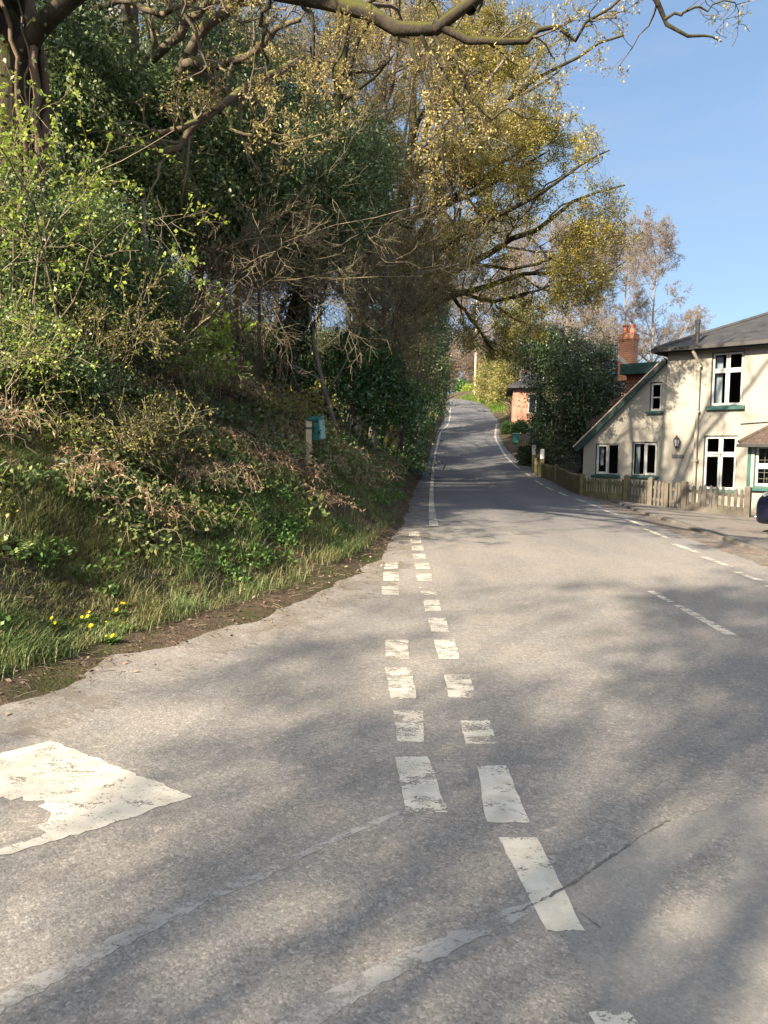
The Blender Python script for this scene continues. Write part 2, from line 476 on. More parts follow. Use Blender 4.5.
# --- soil / bank
def soil():
    m, nt, ns, lk = mat('bank_soil')
    g = N(nt, 'ShaderNodeNewGeometry'); v = g.outputs['Position']
    a = noise(nt, v, 1.3, 6, .65); b = noise(nt, v, 14, 5, .7); c3 = noise(nt, v, 60, 3, .7)
    c = ramp(nt, [(.3, (.045, .034, .025)), (.55, (.085, .064, .047)), (.75, (.13, .10, .075))], b).outputs[0]
    c = mixc(nt, ramp(nt, [(.48, (0, 0, 0)), (.62, (1, 1, 1))], a).outputs[0], c, (.045, .05, .02))
    c = mixc(nt, .6, c, ramp(nt, [(.3, (.5, .5, .5)), (.7, (1.3, 1.25, 1.2))], c3).outputs[0], 'MULTIPLY')
    finish(nt, c, .95, math_(nt, 'ADD', b, c3), .8, .04, .1); return m
M['soil'] = soil()
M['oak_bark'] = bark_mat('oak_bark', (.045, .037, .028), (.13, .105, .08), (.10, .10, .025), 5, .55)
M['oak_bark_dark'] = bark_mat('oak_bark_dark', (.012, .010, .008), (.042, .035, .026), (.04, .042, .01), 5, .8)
M['brown_bark'] = bark_mat('stringy_bark', (.05, .034, .024), (.17, .12, .085), (.05, .06, .02), 4, .2)
M['grey_bark'] = bark_mat('grey_bark', (.08, .075, .065), (.20, .19, .165), (.10, .11, .04), 7, .35)
M['tan_twig'] = bark_mat('tan_twig', (.10, .083, .058), (.22, .18, .13), (.13, .12, .045), 9, .3)
M['pink_twig'] = bark_mat('pink_twig', (.12, .098, .08), (.21, .175, .145), None, 9)
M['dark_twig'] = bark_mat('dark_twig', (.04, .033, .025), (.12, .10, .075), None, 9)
M['oak_leaf'] = leaf_mat('oak_leaf', [(0, (.16, .145, .025)), (.4, (.24, .215, .04)), (.75, (.34, .30, .07)), (1, (.36, .27, .09))], .55, .45)
M['oak_bud'] = leaf_mat('oak_bud', [(0, (.22, .17, .06)), (.5, (.34, .275, .10)), (1, (.42, .37, .13))], .6, .4)
M['brown_bud'] = leaf_mat('brown_bud', [(0, (.10, .06, .035)), (.6, (.17, .11, .06)), (1, (.20, .16, .06))], .6, .3)
M['holly_leaf'] = leaf_mat('holly_leaf', [(0, (.045, .075, .026)), (.5, (.08, .125, .045)), (.85, (.12, .17, .065)), (1, (.17, .21, .09))], .42, .28, .5)
M['holly_grey'] = leaf_mat('holly_grey', [(0, (.05, .085, .032)), (.5, (.09, .14, .05)), (1, (.15, .20, .08))], .42, .28, .5, (1.2, (.09, .13, .04)))
M['laurel_leaf'] = leaf_mat('laurel_leaf', [(0, (.022, .06, .016)), (.6, (.04, .10, .026)), (1, (.075, .16, .04))], .3, .2, .5)
M['ivy_leaf'] = leaf_mat('ivy_leaf', [(0, (.018, .036, .014)), (.6, (.035, .065, .024)), (1, (.07, .10, .04))], .35, .1, .5)
M['fresh_leaf'] = leaf_mat('fresh_leaf', [(0, (.13, .20, .03)), (.5, (.20, .28, .04)), (1, (.32, .36, .07))], .5, .45)
M['bramble_leaf'] = leaf_mat('bramble_leaf', [(0, (.07, .11, .034)), (.4, (.12, .175, .055)), (.8, (.17, .22, .08)), (1, (.25, .23, .10))], .5, .3, .35, (.9, (.10, .12, .03)))
M['yellow_leaf'] = leaf_mat('yellow_leaf', [(0, (.12, .14, .025)), (.6, (.20, .20, .04)), (1, (.30, .27, .07))], .55, .4)
M['grass'] = leaf_mat('grass_blade', [(0, (.06, .105, .028)), (.5, (.095, .15, .042)), (.8, (.15, .19, .065)), (1, (.33, .28, .15))], .5, .35, .35, (1.6, (.15, .14, .06)))
M['dead'] = leaf_mat('dead_bracken', [(0, (.13, .085, .05)), (.5, (.25, .17, .105)), (1, (.38, .29, .20))], .8, .25, .15)
M['litter'] = leaf_mat('leaf_litter', [(0, (.06, .042, .03)), (.5, (.12, .085, .06)), (.9, (.18, .135, .10)), (1, (.28, .23, .17))], .8, .1, .15)
M['stem'] = leaf_mat('dry_stem', [(0, (.075, .06, .04)), (1, (.19, .155, .105))], .8, .0, .2)
M['hedge_leaf'] = leaf_mat('hedge_leaf', [(0, (.09, .10, .025)), (.5, (.19, .18, .05)), (1, (.30, .26, .10))], .6, .35)
M['verge_leaf'] = leaf_mat('verge_grass', [(0, (.07, .13, .02)), (1, (.15, .22, .04))], .6, .35)
M['box_leaf'] = leaf_mat('box_leaf', [(0, (.02, .05, .012)), (1, (.06, .11, .025))], .5, .2)
M['dandelion'] = leaf_mat('dandelion_petal', [(0, (.60, .42, .01)), (1, (.75, .58, .02))], .6, .3)
M['dandelion_leaf'] = leaf_mat('dandelion_leaf', [(0, (.05, .11, .022)), (1, (.10, .18, .04))], .5, .3)
# --- house
def render_mat():
    m, nt, ns, lk = mat('cream_render')
    g = N(nt, 'ShaderNodeNewGeometry'); v = g.outputs['Position']
    a = noise(nt, v, .9, 5, .6); s = noise(nt, coords(nt, (2.5, 2.5, .25), (0, 0, 0), False), 1.6, 5, .6); b = noise(nt, v, 28, 4, .65)
    c = ramp(nt, [(.3, (.208, .198, .172)), (.7, (.242, .231, .202))], a).outputs[0]
    c = mixc(nt, ramp(nt, [(.50, (0, 0, 0)), (.8, (.6, .6, .6))], s).outputs[0], c, (.20, .188, .155))
    sz = N(nt, 'ShaderNodeSeparateXYZ'); lk.new(v, sz.inputs[0])
    dz = math_(nt, 'ADD', math_(nt, 'MULTIPLY', math_(nt, 'SUBTRACT', .75, sz.outputs[2]), 1.6), math_(nt, 'MULTIPLY', math_(nt, 'SUBTRACT', a, .5), 2.5), True)
    c = mixc(nt, math_(nt, 'MULTIPLY', dz, .55), c, (.26, .25, .18))
    finish(nt, c, .85, b, .35, .008, .2); return m
M['render'] = render_mat()
M['white_wood'] = plain_mat('white_wood', (.34, .34, .335), .45, .06, 10, .4)
M['teal'] = plain_mat('teal_paint', (.018, .068, .062), .45, .25, 6, .4)
M['teal_dark'] = plain_mat('dark_teal_board', (.012, .04, .036), .5, .3, 6, .4)
M['black'] = plain_mat('black_iron', (.018, .018, .02), .4, .2, 10, .5)
M['cream_pipe'] = plain_mat('cream_pipe', (.27, .25, .205), .45, .08, 6, .4)
M['curtain'] = plain_mat('curtain_cloth', (.55, .60, .66), .9, .1, 12)
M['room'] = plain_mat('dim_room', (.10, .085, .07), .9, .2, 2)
M['plate'] = plain_mat('name_plate', (.075, .08, .078), .6, .2, 30)
def tiles(name, cols, su, sv, rotz, axis='v'):
    m, nt, ns, lk = mat(name)
    v = coords(nt)
    b = N(nt, 'ShaderNodeTexBrick'); b.offset = .5
    b.inputs['Scale'].default_value = 1; b.inputs['Brick Width'].default_value = su; b.inputs['Row Height'].default_value = sv
    b.inputs['Mortar Size'].default_value = .012; b.inputs['Mortar Smooth'].default_value = .3
    b.inputs['Color1'].default_value = (*cols[0], 1); b.inputs['Color2'].default_value = (*cols[1], 1); b.inputs['Mortar'].default_value = (*cols[2], 1)
    mp = N(nt, 'ShaderNodeMapping'); mp.inputs['Rotation'].default_value = rotz; lk.new(v, mp.inputs[0]); lk.new(mp.outputs[0], b.inputs['Vector'])
    n = noise(nt, v, 3, 5, .65)
    c = mixc(nt, .7, b.outputs['Color'], ramp(nt, [(.3, (.6, .6, .62)), (.7, (1.35, 1.3, 1.25))], n).outputs[0], 'MULTIPLY')
    finish(nt, c, .7, b.outputs['Fac'], .5, -.02, .35); return m
HE = np.array((.733, -.680)); HE = HE / np.linalg.norm(HE)
HN = np.array((-HE[1] * -1 * -1, 0)); HN = np.array((HE[1], -HE[0]))   # outward (towards the road)
ROTH = math.atan2(HE[1], HE[0])
M['slate'] = tiles('slate_roof', ((.020, .021, .024), (.034, .034, .037), (.03, .03, .032)), .30, .20, (0, 0, 0))
M['brown_tile'] = tiles('brown_tile', ((.045, .032, .025), (.07, .05, .038), (.035, .025, .02)), .20, .12, (0, 0, 0))
M['red_tile'] = tiles('red_tile', ((.16, .065, .04), (.22, .09, .055), (.06, .03, .02)), .18, .12, (R(90), 0, 0))
M['orange_brick'] = tiles('orange_brick', ((.36, .12, .055), (.43, .16, .075), (.36, .25, .18)), .215, .075, (R(90), 0, 0))
M['pink_brick'] = tiles('pink_brick', ((.30, .13, .085), (.36, .165, .11), (.30, .20, .15)), .215, .075, (R(90), 0, 0))
M['terracotta'] = plain_mat('terracotta', (.40, .13, .07), .7, .2, 12)
M['lead'] = plain_mat('lead_flashing', (.42, .38, .33), .7, .15, 8)
def glass_mat():
    m, nt, ns, lk = mat('window_glass')
    gl = N(nt, 'ShaderNodeBsdfGlossy'); gl.inputs['Roughness'].default_value = .03; gl.inputs['Color'].default_value = (.9, .95, 1, 1)
    t = N(nt, 'ShaderNodeBsdfTransparent'); t.inputs[0].default_value = (.62, .66, .66, 1)
    lw = N(nt, 'ShaderNodeFresnel'); lw.inputs['IOR'].default_value = 1.5
    mx = N(nt, 'ShaderNodeMixShader'); lk.new(lw.outputs[0], mx.inputs[0]); lk.new(t.outputs[0], mx.inputs[1]); lk.new(gl.outputs[0], mx.inputs[2])
    o = N(nt, 'ShaderNodeOutputMaterial'); lk.new(mx.outputs[0], o.inputs[0]); return m
M['glass'] = glass_mat()
M['wood_grey'] = plain_mat('weathered_wood', (.088, .078, .065), .85, .3, 5, .2, 0, .3, (.09, .085, .055))
M['wood_mossy'] = plain_mat('mossy_wood', (.105, .095, .05), .9, .3, 4, .2, 0, .3, (.055, .065, .02))
M['post_wood'] = plain_mat('post_wood', (.30, .24, .16), .8, .25, 9, .2, 0, .3, (.15, .15, .07))
M['bin_teal'] = plain_mat('bin_plastic', (.03, .115, .11), .4, .12, 6, .45, 0, 0, (.03, .08, .07))
M['bin_sheen'] = plain_mat('bin_sky_sheen', (.09, .23, .225), .4, .1, 6, .45)
M['bin_dark'] = plain_mat('bin_dark', (.008, .03, .03), .5, .15, 6, .4)
M['white_post'] = plain_mat('white_post', (.70, .70, .66), .6, .08, 10)
M['green_plastic'] = plain_mat('green_plastic', (.025, .13, .095), .45, .15, 6, .4)
M['car_paint'] = plain_mat('navy_car_paint', (.004, .005, .014), .25, .05, 3, .4)
M['chrome'] = plain_mat('chrome', (.6, .6, .62), .2, .03, 5, .5, 1)
M['headlamp'] = plain_mat('headlamp_glass', (.16, .175, .20), .12, .25, 25, .6)
M['rubber'] = plain_mat('rubber', (.02, .02, .02), .85, .2, 8)
M['car_glass'] = plain_mat('car_glass', (.02, .025, .03), .06, .1, 4, .7)
M['telegraph'] = plain_mat('telegraph_wood', (.30, .25, .19), .85, .2, 3)
M['stone'] = plain_mat('pale_stone', (.35, .31, .26), .9, .25, 10, .2, 0, .5)

# ------------------------------------------------------------------ setting
def axis(segs):
    out = []
    for a, b, st in segs: out += list(np.arange(a, b, st))
    return np.array(out + [segs[-1][1]])
GX = axis([(-3000, -300, 300), (-300, -60, 20), (-60, -14, 2), (-14, -5, .16), (-5, 2.5, .06), (2.5, 8, .16), (8, 16, .4), (16, 60, 2), (60, 300, 20), (300, 3001, 300)])
GY = axis([(-3000, -300, 300), (-300, -40, 20), (-40, -4, 1.5), (-4, 2, .5), (2, 3.2, .18), (3.2, 13, .08), (13, 30, .18), (30, 64, .5), (64, 130, 1.5), (130, 300, 10), (300, 4001, 300)])

def sheet(name, X, Y, Z, m, label=None, cat=None):
    gx, gy = np.meshgrid(X, Y)
    V = np.stack([gx, gy, Z(gx, gy)], -1).reshape(-1, 3)
    nx = len(X); j, i = np.meshgrid(np.arange(len(Y) - 1), np.arange(nx - 1), indexing='ij')
    F = np.stack([j * nx + i, j * nx + i + 1, (j + 1) * nx + i + 1, (j + 1) * nx + i], -1).reshape(-1, 4)
    o = mesh_np(name, V, F, m, smooth=True)
    return tag(o, label, cat, None, 'structure')
sheet('ground', GX, GY, ground_z, M['soil'], 'earth bank and ground under the plants and woods', 'ground')
# The whole carriageway: the bank and the verge rise out of it at their own edges
RX = axis([(-40, -14, 1), (-14, 14, .25), (14, 30, 1)]); RY = axis([(-30, -2, 1), (-2, 30, .25), (30, 64, .5), (64, 165, 1.5)])
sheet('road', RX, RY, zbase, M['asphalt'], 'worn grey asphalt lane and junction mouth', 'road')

def strip(pts, width, step=.12, lift=.0025, ragged=0, seed=0, taper=None):
    """ribbon of a width in metres along world points, laid on the road surface"""
    pts = np.array([p[:2] for p in pts], float)
    seg = np.linalg.norm(np.diff(pts, axis=0), axis=1); n = max(2, int(seg.sum() / step) + 1)
    C = resample(np.c_[pts, np.zeros(len(pts))], n)[:, :2] if len(pts) > 2 else np.linspace(pts[0], pts[1], n)
    T = nrm(np.gradient(C, axis=0)); S = np.c_[-T[:, 1], T[:, 0]]
    w = np.full(n, width / 2.0) if np.isscalar(width) else np.interp(np.linspace(0, 1, n), np.linspace(0, 1, len(width)), width) / 2
    g = rs(seed); e1 = g.normal(size=n) * ragged; e2 = g.normal(size=n) * ragged
    A = C + S * (w + e1)[:, None]; B = C - S * (w + e2)[:, None]
    V = np.concatenate([np.c_[A, zbase(A[:, 0], A[:, 1]) + lift], np.c_[B, zbase(B[:, 0], B[:, 1]) + lift]])
    i = np.arange(n - 1); F = np.stack([i + n, i + n + 1, i + 1, i], -1)
    return V, F

_pg = rs(77)
def patch_grid(c00, c10, c11, c01, n=11, lift=.0025):
    """bilinear quad patch laid on the road from four world points"""
    s, t = np.meshgrid(np.linspace(0, 1, n), np.linspace(0, 1, n))
    P = [np.array(c[:2]) for c in (c00, c10, c11, c01)]
    Q = (P[0] * ((1 - s) * (1 - t))[..., None] + P[1] * (s * (1 - t))[..., None] + P[2] * (s * t)[..., None] + P[3] * ((1 - s) * t)[..., None]).reshape(-1, 2)
    ed = ((s == 0) | (s == 1) | (t == 0) | (t == 1)).ravel(); Q[ed] += _pg.normal(size=(ed.sum(), 2)) * np.array((.0025, .003))
    V = np.c_[Q, zbase(Q[:, 0], Q[:, 1]) + lift]
    j, i = np.meshgrid(np.arange(n - 1), np.arange(n - 1), indexing='ij')
    F = np.stack([j * n + i, j * n + i + 1, (j + 1) * n + i + 1, (j + 1) * n + i], -1).reshape(-1, 4)
    return V, F

def dashes(name, rows, m, label):
    a = Acc()
    for (yt, xl, xr, yb, bl, br) in rows:
        a.add(*patch_grid(on(bl, yb), on(br, yb + (0)), on(xr, yt), on(xl, yt)))
    return tag(a.build(name, m), label, 'road marking', None, 'structure')

right_rows = [(1012, 588, 630, 1100, 645, 690), (838, 499, 537, 931, 547, 585), (766, 477, 506, 823, 487, 530), (721, 460, 490, 744, 466, 497),
              (675, 444, 469, 698, 449, 477), (640, 434, 455, 659, 439, 459), (618, 428, 446, 632, 431, 449), (600, 423, 439, 611, 425, 441), (574, 416, 431, 581, 418, 432),
              (563, 414, 429, 569, 416, 430), (554, 412, 425, 559, 414, 426), (546, 411, 423, 550.5, 412, 424), (538.5, 410, 421, 543, 410, 421.5), (531.5, 409, 419, 536, 409, 419.5)]
dashes('give_way_dashes', right_rows[1:3], M['paint_thick'], 'two nearest dashes of the right hand give way line')
dashes('give_way_dashes', right_rows[:1] + right_rows[3:], M['paint'], 'broken white give way line, right hand row of dashes')
dashes('worn_give_way_dashes', [(587, 419, 436, 595, 421, 437)], M['paint_worn'], 'worn dash of the right hand give way row')
left_rows = [(757, 395, 428, 813, 406, 448), (711, 393, 423, 742, 398, 424), (668, 385, 411, 699, 391, 417), (640, 385, 408, 659, 386, 409), (586, 382, 399, 595, 382, 399), (572, 383, 399, 581, 383, 399), (562, 385, 398, 569, 384, 398)]
dashes('give_way_dashes', left_rows, M['paint'], 'broken white give way line, left hand row of dashes')
dashes('faded_give_way_dashes', [(618, 383, 401, 631, 386, 402), (599, 382, 399, 606, 383, 399)], M['paint_gone'], 'almost worn away dashes of the left hand give way row')
# big white patch of the give way triangle on the left
tri = [(-60, 770), (50, 741), (120, 768), (193, 797), (120, 822), (48, 843), (-60, 874), (-60, 866), (20, 842), (44, 832), (38, 826), (54, 818), (40, 808), (46, 803), (22, 797), (8, 801), (-60, 799)]
tw = [on(*p) for p in tri]
tv = []
g = rs(5)
for i in range(len(tw)):
    a, b = np.array(tw[i][:2]), np.array(tw[(i + 1) % len(tw)][:2])
    k = max(1, int(np.linalg.norm(b - a) / .03))
    for j in range(k): tv.append(a + (b - a) * j / k + g.normal(size=2) * (.006 if i < 6 else .013))
tv = np.array(tv)
mb = MB(); mb.add(np.c_[tv, zbase(tv[:, 0], tv[:, 1]) + .0025], [tuple(range(len(tv)))])
tag(mb.build('give_way_triangle', M['paint_thick']), 'large worn white give way triangle painted on the minor road', 'road marking', None, 'structure')
a = Acc()
a.add(*strip([on(*p) for p in [(434, 527), (431.5, 505), (432, 484), (434, 462), (437.5, 444), (441, 432), (448, 424.5), (450, 416), (450, 408)]], [.15, .10, .10, .10, .10, .10, .10, .10], .3, .014))
tag(a.build('edge_line', M['paint']), 'solid white edge line along the left of the lane', 'road marking', None, 'structure')
a = Acc()
a.add(*strip([on(*p) for p in [(519.5, 469), (508, 459), (500, 447), (495.5, 437.5), (496.5, 424)]], .11, .3, .014))
tag(a.build('edge_line', M['paint']), 'solid white edge line along the right of the lane', 'road marking', None, 'structure')
a = Acc()
for p, q in [((525, 473), (530, 476)), ((536, 481), (543, 485)), ((546, 487), (553, 490)), ((559, 492.5), (567, 496)), ((576, 499), (587, 502.6)), ((589, 504), (601, 508)), ((604, 510.5), (618, 515)), ((625, 519), (644, 526)), ((645, 529), (668, 538.7)), ((673, 544), (698, 553)), ((703, 557), (730, 567)), ((736, 572), (760, 581)), ((768, 586), (800, 598)), ((812, 604), (850, 620))]:
    a.add(*strip([on(*p), on(*q)], .11, .2, .006))
tag(a.build('edge_dashes', M['paint']), 'broken white edge line curving past the cottage', 'road marking', None, 'structure')
a = Acc()
a.add(*strip([on(650, 591), on(671, 602)], .07, .2)); a.add(*strip([on(677, 605), on(731, 635)], [.08, .10], .2))
tag(a.build('centre_line', M['paint']), 'two short white centre line dashes on the right', 'road marking', None, 'structure')
a = Acc(); a.add(*strip([on(732, 637), on(770, 660)], .09, .2)); a.add(*strip([on(622, 575), on(648, 590)], .05, .2))
tag(a.build('faded_centre_line', M['paint_gone']), 'worn traces either side of the centre line dashes', 'road marking', None, 'structure')
# patches and sealed seams in the surfacing
pp = [on(*p) for p in [(505, 917), (565, 888), (612, 858), (655, 828), (700, 812), (770, 795), (900, 770), (900, 1010), (760, 1090), (640, 1080), (592, 985), (566, 935)]]
mb = MB(); mb.add([(p[0], p[1], zbase(p[0], p[1]) + .0008) for p in pp], [tuple(range(len(pp)))])
tag(mb.build('road_patch', M['asphalt_patch']), 'smoother bluish patch of newer asphalt at the lower right', 'road', None, 'structure')
a = Acc(); a.add(*strip([on(*p) for p in [(-40, 1022), (0, 1003), (60, 972), (130, 936), (200, 901), (256, 878), (320, 846), (402, 812)]], [.075, .07, .065, .06, .05, .04, .025], .03, .0016, .005, 3))
a.add(*strip([on(*p) for p in [(280, 1038), (340, 997), (400, 965), (450, 943), (506, 917), (565, 888)]], [.08, .075, .07, .06, .04], .03, .0018, .005, 4))
tag(a.build('road_seam', M['seam']), 'grey sealed joints crossing the foreground asphalt', 'road', None, 'structure')
a = Acc(); a.add(*strip([on(*p) for p in [(500, 919), (532, 906), (565, 888), (595, 868), (625, 848), (655, 828), (672, 820), (705, 811)]], [.010, .009, .008, .010, .008, .005, .003], .03, .0032, .003, 6))
a.add(*strip([on(*p) for p in [(572, 908), (585, 917), (600, 928)]], .008, .05, .0032, .003, 7))
tag(a.build('road_crack', M['crack']), 'thin dark crack at the edge of the newer patch', 'road', None, 'structure')
# kerb and pavement in front of the cottage
kp = [k for k in KERB[1:9]]
kp = [(x, y) for x, y in kp]
kc = resample(np.c_[np.array(kp), np.zeros(len(kp))], 90)[:, :2]
T = nrm(np.gradient(kc, axis=0)); S = np.c_[T[:, 1], -T[:, 0]]       # to the right of travel = away from the road
prof = [(0, -.06), (0, .045), (.02, .06), (.13, .063)]
V = []; 
for off, z in prof:
    Q = kc + S * off; V.append(np.c_[Q, zbase(Q[:, 0], Q[:, 1]) + z])
n = len(kc); V = np.concatenate(V); i = np.arange(n - 1)
F = np.concatenate([np.stack([j * n + i, (j + 1) * n + i, (j + 1) * n + i + 1, j * n + i + 1], -1) for j in range(3)])
tag(mesh_np('kerb', V, F[:, ::-1], M['kerb']), 'low dirty kerb edging the pavement by the cottage', 'kerb', None, 'structure')
V = []
offs = [.13, .5, 1, 1.5, 2, 3, 4.5]
for off in offs:
    Q = kc + S * off; V.append(np.c_[Q, zbase(Q[:, 0], Q[:, 1]) + .066])
V = np.concatenate(V)
F = np.concatenate([np.stack([j * n + i, (j + 1) * n + i, (j + 1) * n + i + 1, j * n + i + 1], -1) for j in range(len(offs) - 1)])
tag(mesh_np('pavement', V, F[:, ::-1], M['pavement']), 'grey brown pavement and forecourt by the cottage fence', 'pavement', None, 'structure')
kq = kc[kc[:, 1] < 27]; Tq = nrm(np.gradient(kq, axis=0)); a = Acc(); a.add(*strip([tuple(q) for q in (kq - np.c_[Tq[:, 1], -Tq[:, 0]] * .27)], .5, .06, .005, .03, 9))
M['gutter_dirt'] = paint('gutter_dirt', .42, (.10, .075, .055), (.17, .135, .10), .16, (2.5, 2.5, 1))
tag(a.build('gutter_dirt', M['gutter_dirt']), 'brown grit gathered in the gutter along the kerb', 'road', None, 'structure')
te = np.array([t for t in TOE if -3.3 < t[0] < 1.6 and 3.7 < t[1] < 32]); te = resample(np.c_[te, np.zeros(len(te))], 160)[:, :2]; Tt = nrm(np.gradient(te, axis=0)); a = Acc(); a.add(*strip([tuple(q) for q in te + np.c_[Tt[:, 1], -Tt[:, 0]] * .16], .62, .06, .0012, .06, 19))
M['edge_dirt'] = paint('edge_dirt', .47, (.12, .10, .08), (.175, .148, .118), .2, (2.2, 2.2, 1))
tag(a.build('edge_dirt', M['edge_dirt']), 'sandy dirt washed onto the road along the foot of the bank', 'road', None, 'structure')
print('KERB', [(round(x, 2), round(y, 2)) for x, y in KERB]); print('TOE', [(round(x, 2), round(y, 2)) for x, y in TOE])
# ------------------------------------------------------------------ the cottage
H0 = np.array((8.36, 23.15))
def fac(px, py, off=0.0):
    d = ray(px, py); t = (off + (H0 - CAM[:2]) @ HN) / (d[:2] @ HN)
    p = CAM + d * t
    return float((p[:2] - H0) @ HE), float(p[2])
def HW(u, v, z): return (H0[0] + HE[0] * u - HN[0] * v, H0[1] + HE[1] * u - HN[1] * v, z)
HG = gz(*HW(1.5, -.3, 0)[:2]) - .05
cot = thing('cottage', 'cream rendered cottage with slate roof, white windows and a low sloping side wing', 'house', (H0[0], H0[1], HG), ROTH)
def hole(x0, x1, y0, y1, off=0):
    xm, ym = (x0 + x1) / 2, (y0 + y1) / 2
    return (fac(x0, ym, off)[0], fac(x1, ym, off)[0], fac(xm, y1, off)[1] - HG, fac(xm, y0, off)[1] - HG)
W_up = hole(711, 743.5, 351.5, 406); W_lo = hole(703, 736.5, 435.5, 490.5)
W_l1 = hole(594.5, 618, 443.5, 475); W_l2 = hole(631, 656.5, 442, 476); W_at = hole(649, 661.3, 382, 411.5)
EAVE = fac(703, 348)[1] - HG
ULEFT = fac(582.5, 460)[0]
rake0 = fac(582.5, 443); rake1 = fac(662, 365.5)
UM = 9.0; DEP = 7.0
sl = (rake1[1] - rake0[1]) / (rake1[0] - rake0[0])
rz_ = lambda u: rake0[1] - HG + sl * (u - rake0[0])
print('HOUSE HG', HG, 'EAVE', EAVE, 'ULEFT', ULEFT, 'rake', rz_(ULEFT), rz_(0), 'wins', [[round(q, 2) for q in w] for w in (W_up, W_lo, W_l1, W_l2, W_at)])

def clip_poly(poly, fn):
    out = []
    for i in range(len(poly)):
        a, b = poly[i], poly[(i + 1) % len(poly)]; fa, fb = fn(a), fn(b)
        if fa >= 0: out.append(a)
        if (fa >= 0) != (fb >= 0):
            t = fa / (fa - fb); out.append((a[0] + (b[0] - a[0]) * t, a[1] + (b[1] - a[1]) * t))
    return out
def wall_cells(mb, u0, u1, z0, z1, holes, v=0.0, clip=None, rev=.13):
    us = sorted({u0, u1, *[h[0] for h in holes], *[h[1] for h in holes]}); zs = sorted({z0, z1, *[h[2] for h in holes], *[h[3] for h in holes]})
    for a, b in zip(us[:-1], us[1:]):
        for c, d in zip(zs[:-1], zs[1:]):
            m, k = (a + b) / 2, (c + d) / 2
            if any(h[0] < m < h[1] and h[2] < k < h[3] for h in holes): continue
            p = [(a, c), (b, c), (b, d), (a, d)]
            if clip: p = clip_poly(p, clip)
            if len(p) > 2: mb.add([(q[0], v, q[1]) for q in p], [tuple(range(len(p)))])
    for h in holes:
        a, b, c, d = h; w = v + rev
        mb.add([(a, v, c), (b, v, c), (b, v, d), (a, v, d), (a, w, c), (b, w, c), (b, w, d), (a, w, d)], [(0, 1, 5, 4), (1, 2, 6, 5), (2, 3, 7, 6), (3, 0, 4, 7)])
zlow = -.6
mb = MB()
wall_cells(mb, 0, UM, zlow, EAVE, [W_up, W_lo])
mb.add([(0, 0, zlow), (0, 0, EAVE), (0, DEP, EAVE), (0, DEP, zlow)], [(0, 1, 2, 3)])
mb.add([(UM, 0, zlow), (UM, 0, EAVE), (UM, DEP, EAVE), (UM, DEP, zlow), (0, DEP, zlow), (0, DEP, EAVE)], [(0, 3, 2, 1), (3, 4, 5, 2)])
mb.build('wall', M['render'], cot)
mb = MB()
wall_cells(mb, ULEFT, -.002, zlow, rz_(0) - .02, [W_l1, W_l2, W_at], .045, lambda p: rz_(p[0]) - .06 - p[1])
mb.add([(ULEFT, .045, zlow), (ULEFT, .045, rz_(ULEFT) - .06), (ULEFT, 5.5, rz_(ULEFT) - .06), (ULEFT, 5.5, zlow)], [(0, 1, 2, 3)])
mb.add([(ULEFT, 5.5, zlow), (-.002, 5.5, zlow), (-.002, 5.5, rz_(0) - .06), (ULEFT, 5.5, rz_(ULEFT) - .06)], [(0, 1, 2, 3)])
mb.build('wing_wall', M['render'], cot)
# dim interior behind the glass
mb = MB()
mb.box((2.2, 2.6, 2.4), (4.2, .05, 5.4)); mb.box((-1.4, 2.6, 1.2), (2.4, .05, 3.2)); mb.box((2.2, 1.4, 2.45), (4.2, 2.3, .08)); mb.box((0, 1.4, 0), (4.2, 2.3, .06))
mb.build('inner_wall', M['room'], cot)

def window(h, v, xs, zs, parent, fw=.055, bare=(), sill=True, sillw=.06, outer='teal_dark', bar=None):
    """xs, zs fractions of the casement divisions"""
    a, b, c, d = h; W_, H_ = b - a, d - c
    v0 = v + .07
    mb = MB(); o = .022
    mb.box(((a + o / 2), v0, (c + d) / 2), (o, .09, H_)); mb.box((b - o / 2, v0, (c + d) / 2), (o, .09, H_))
    mb.box(((a + b) / 2, v0, d - o / 2), (W_ - 2 * o, .09, o)); mb.box(((a + b) / 2, v0, c + o / 2), (W_ - 2 * o, .09, o))
    fr = mb.build('window', M[outer], parent)
    cs = MB(); gl = MB()
    for i in range(len(xs) - 1):
        for j in range(len(zs) - 1):
            x0, x1 = a + o + (W_ - 2 * o) * xs[i] + .006, a + o + (W_ - 2 * o) * xs[i + 1] - .006
            z0, z1 = c + o + (H_ - 2 * o) * zs[j] + .006, c + o + (H_ - 2 * o) * zs[j + 1] - .006
            f = .018 if i in bare else fw
            cs.box((x0 + f / 2, v0 + .005, (z0 + z1) / 2), (f, .05, z1 - z0)); cs.box((x1 - f / 2, v0 + .005, (z0 + z1) / 2), (f, .05, z1 - z0))
            cs.box(((x0 + x1) / 2, v0 + .005, z1 - f / 2), (x1 - x0 - 2 * f, .05, f)); cs.box(((x0 + x1) / 2, v0 + .005, z0 + f * .6), (x1 - x0 - 2 * f, .05, f * 1.2))
            if bar: cs.box(((x0 + x1) / 2, v0 + .005, z0 + (z1 - z0) * bar), (x1 - x0 - 2 * f, .045, .04))
            gl.add([(x0 + f * .5, v0 + .012, z0 + f * .5), (x1 - f * .5, v0 + .012, z0 + f * .5), (x1 - f * .5, v0 + .012, z1 - f * .5), (x0 + f * .5, v0 + .012, z1 - f * .5)], [(0, 1, 2, 3)])
    cs.build('casement', M['white_wood'], fr); gl.build('pane', M['glass'], fr)
    if sill:
        s = MB(); s.box(((a + b) / 2, v - .02, c - sillw / 2 - .002), (W_ + .16, .18, sillw)); s.build('sill', M['teal'], fr)
    return fr
window(W_up, 0, (0, .5, 1), (0, .66, 1), cot, .052, sillw=.10)
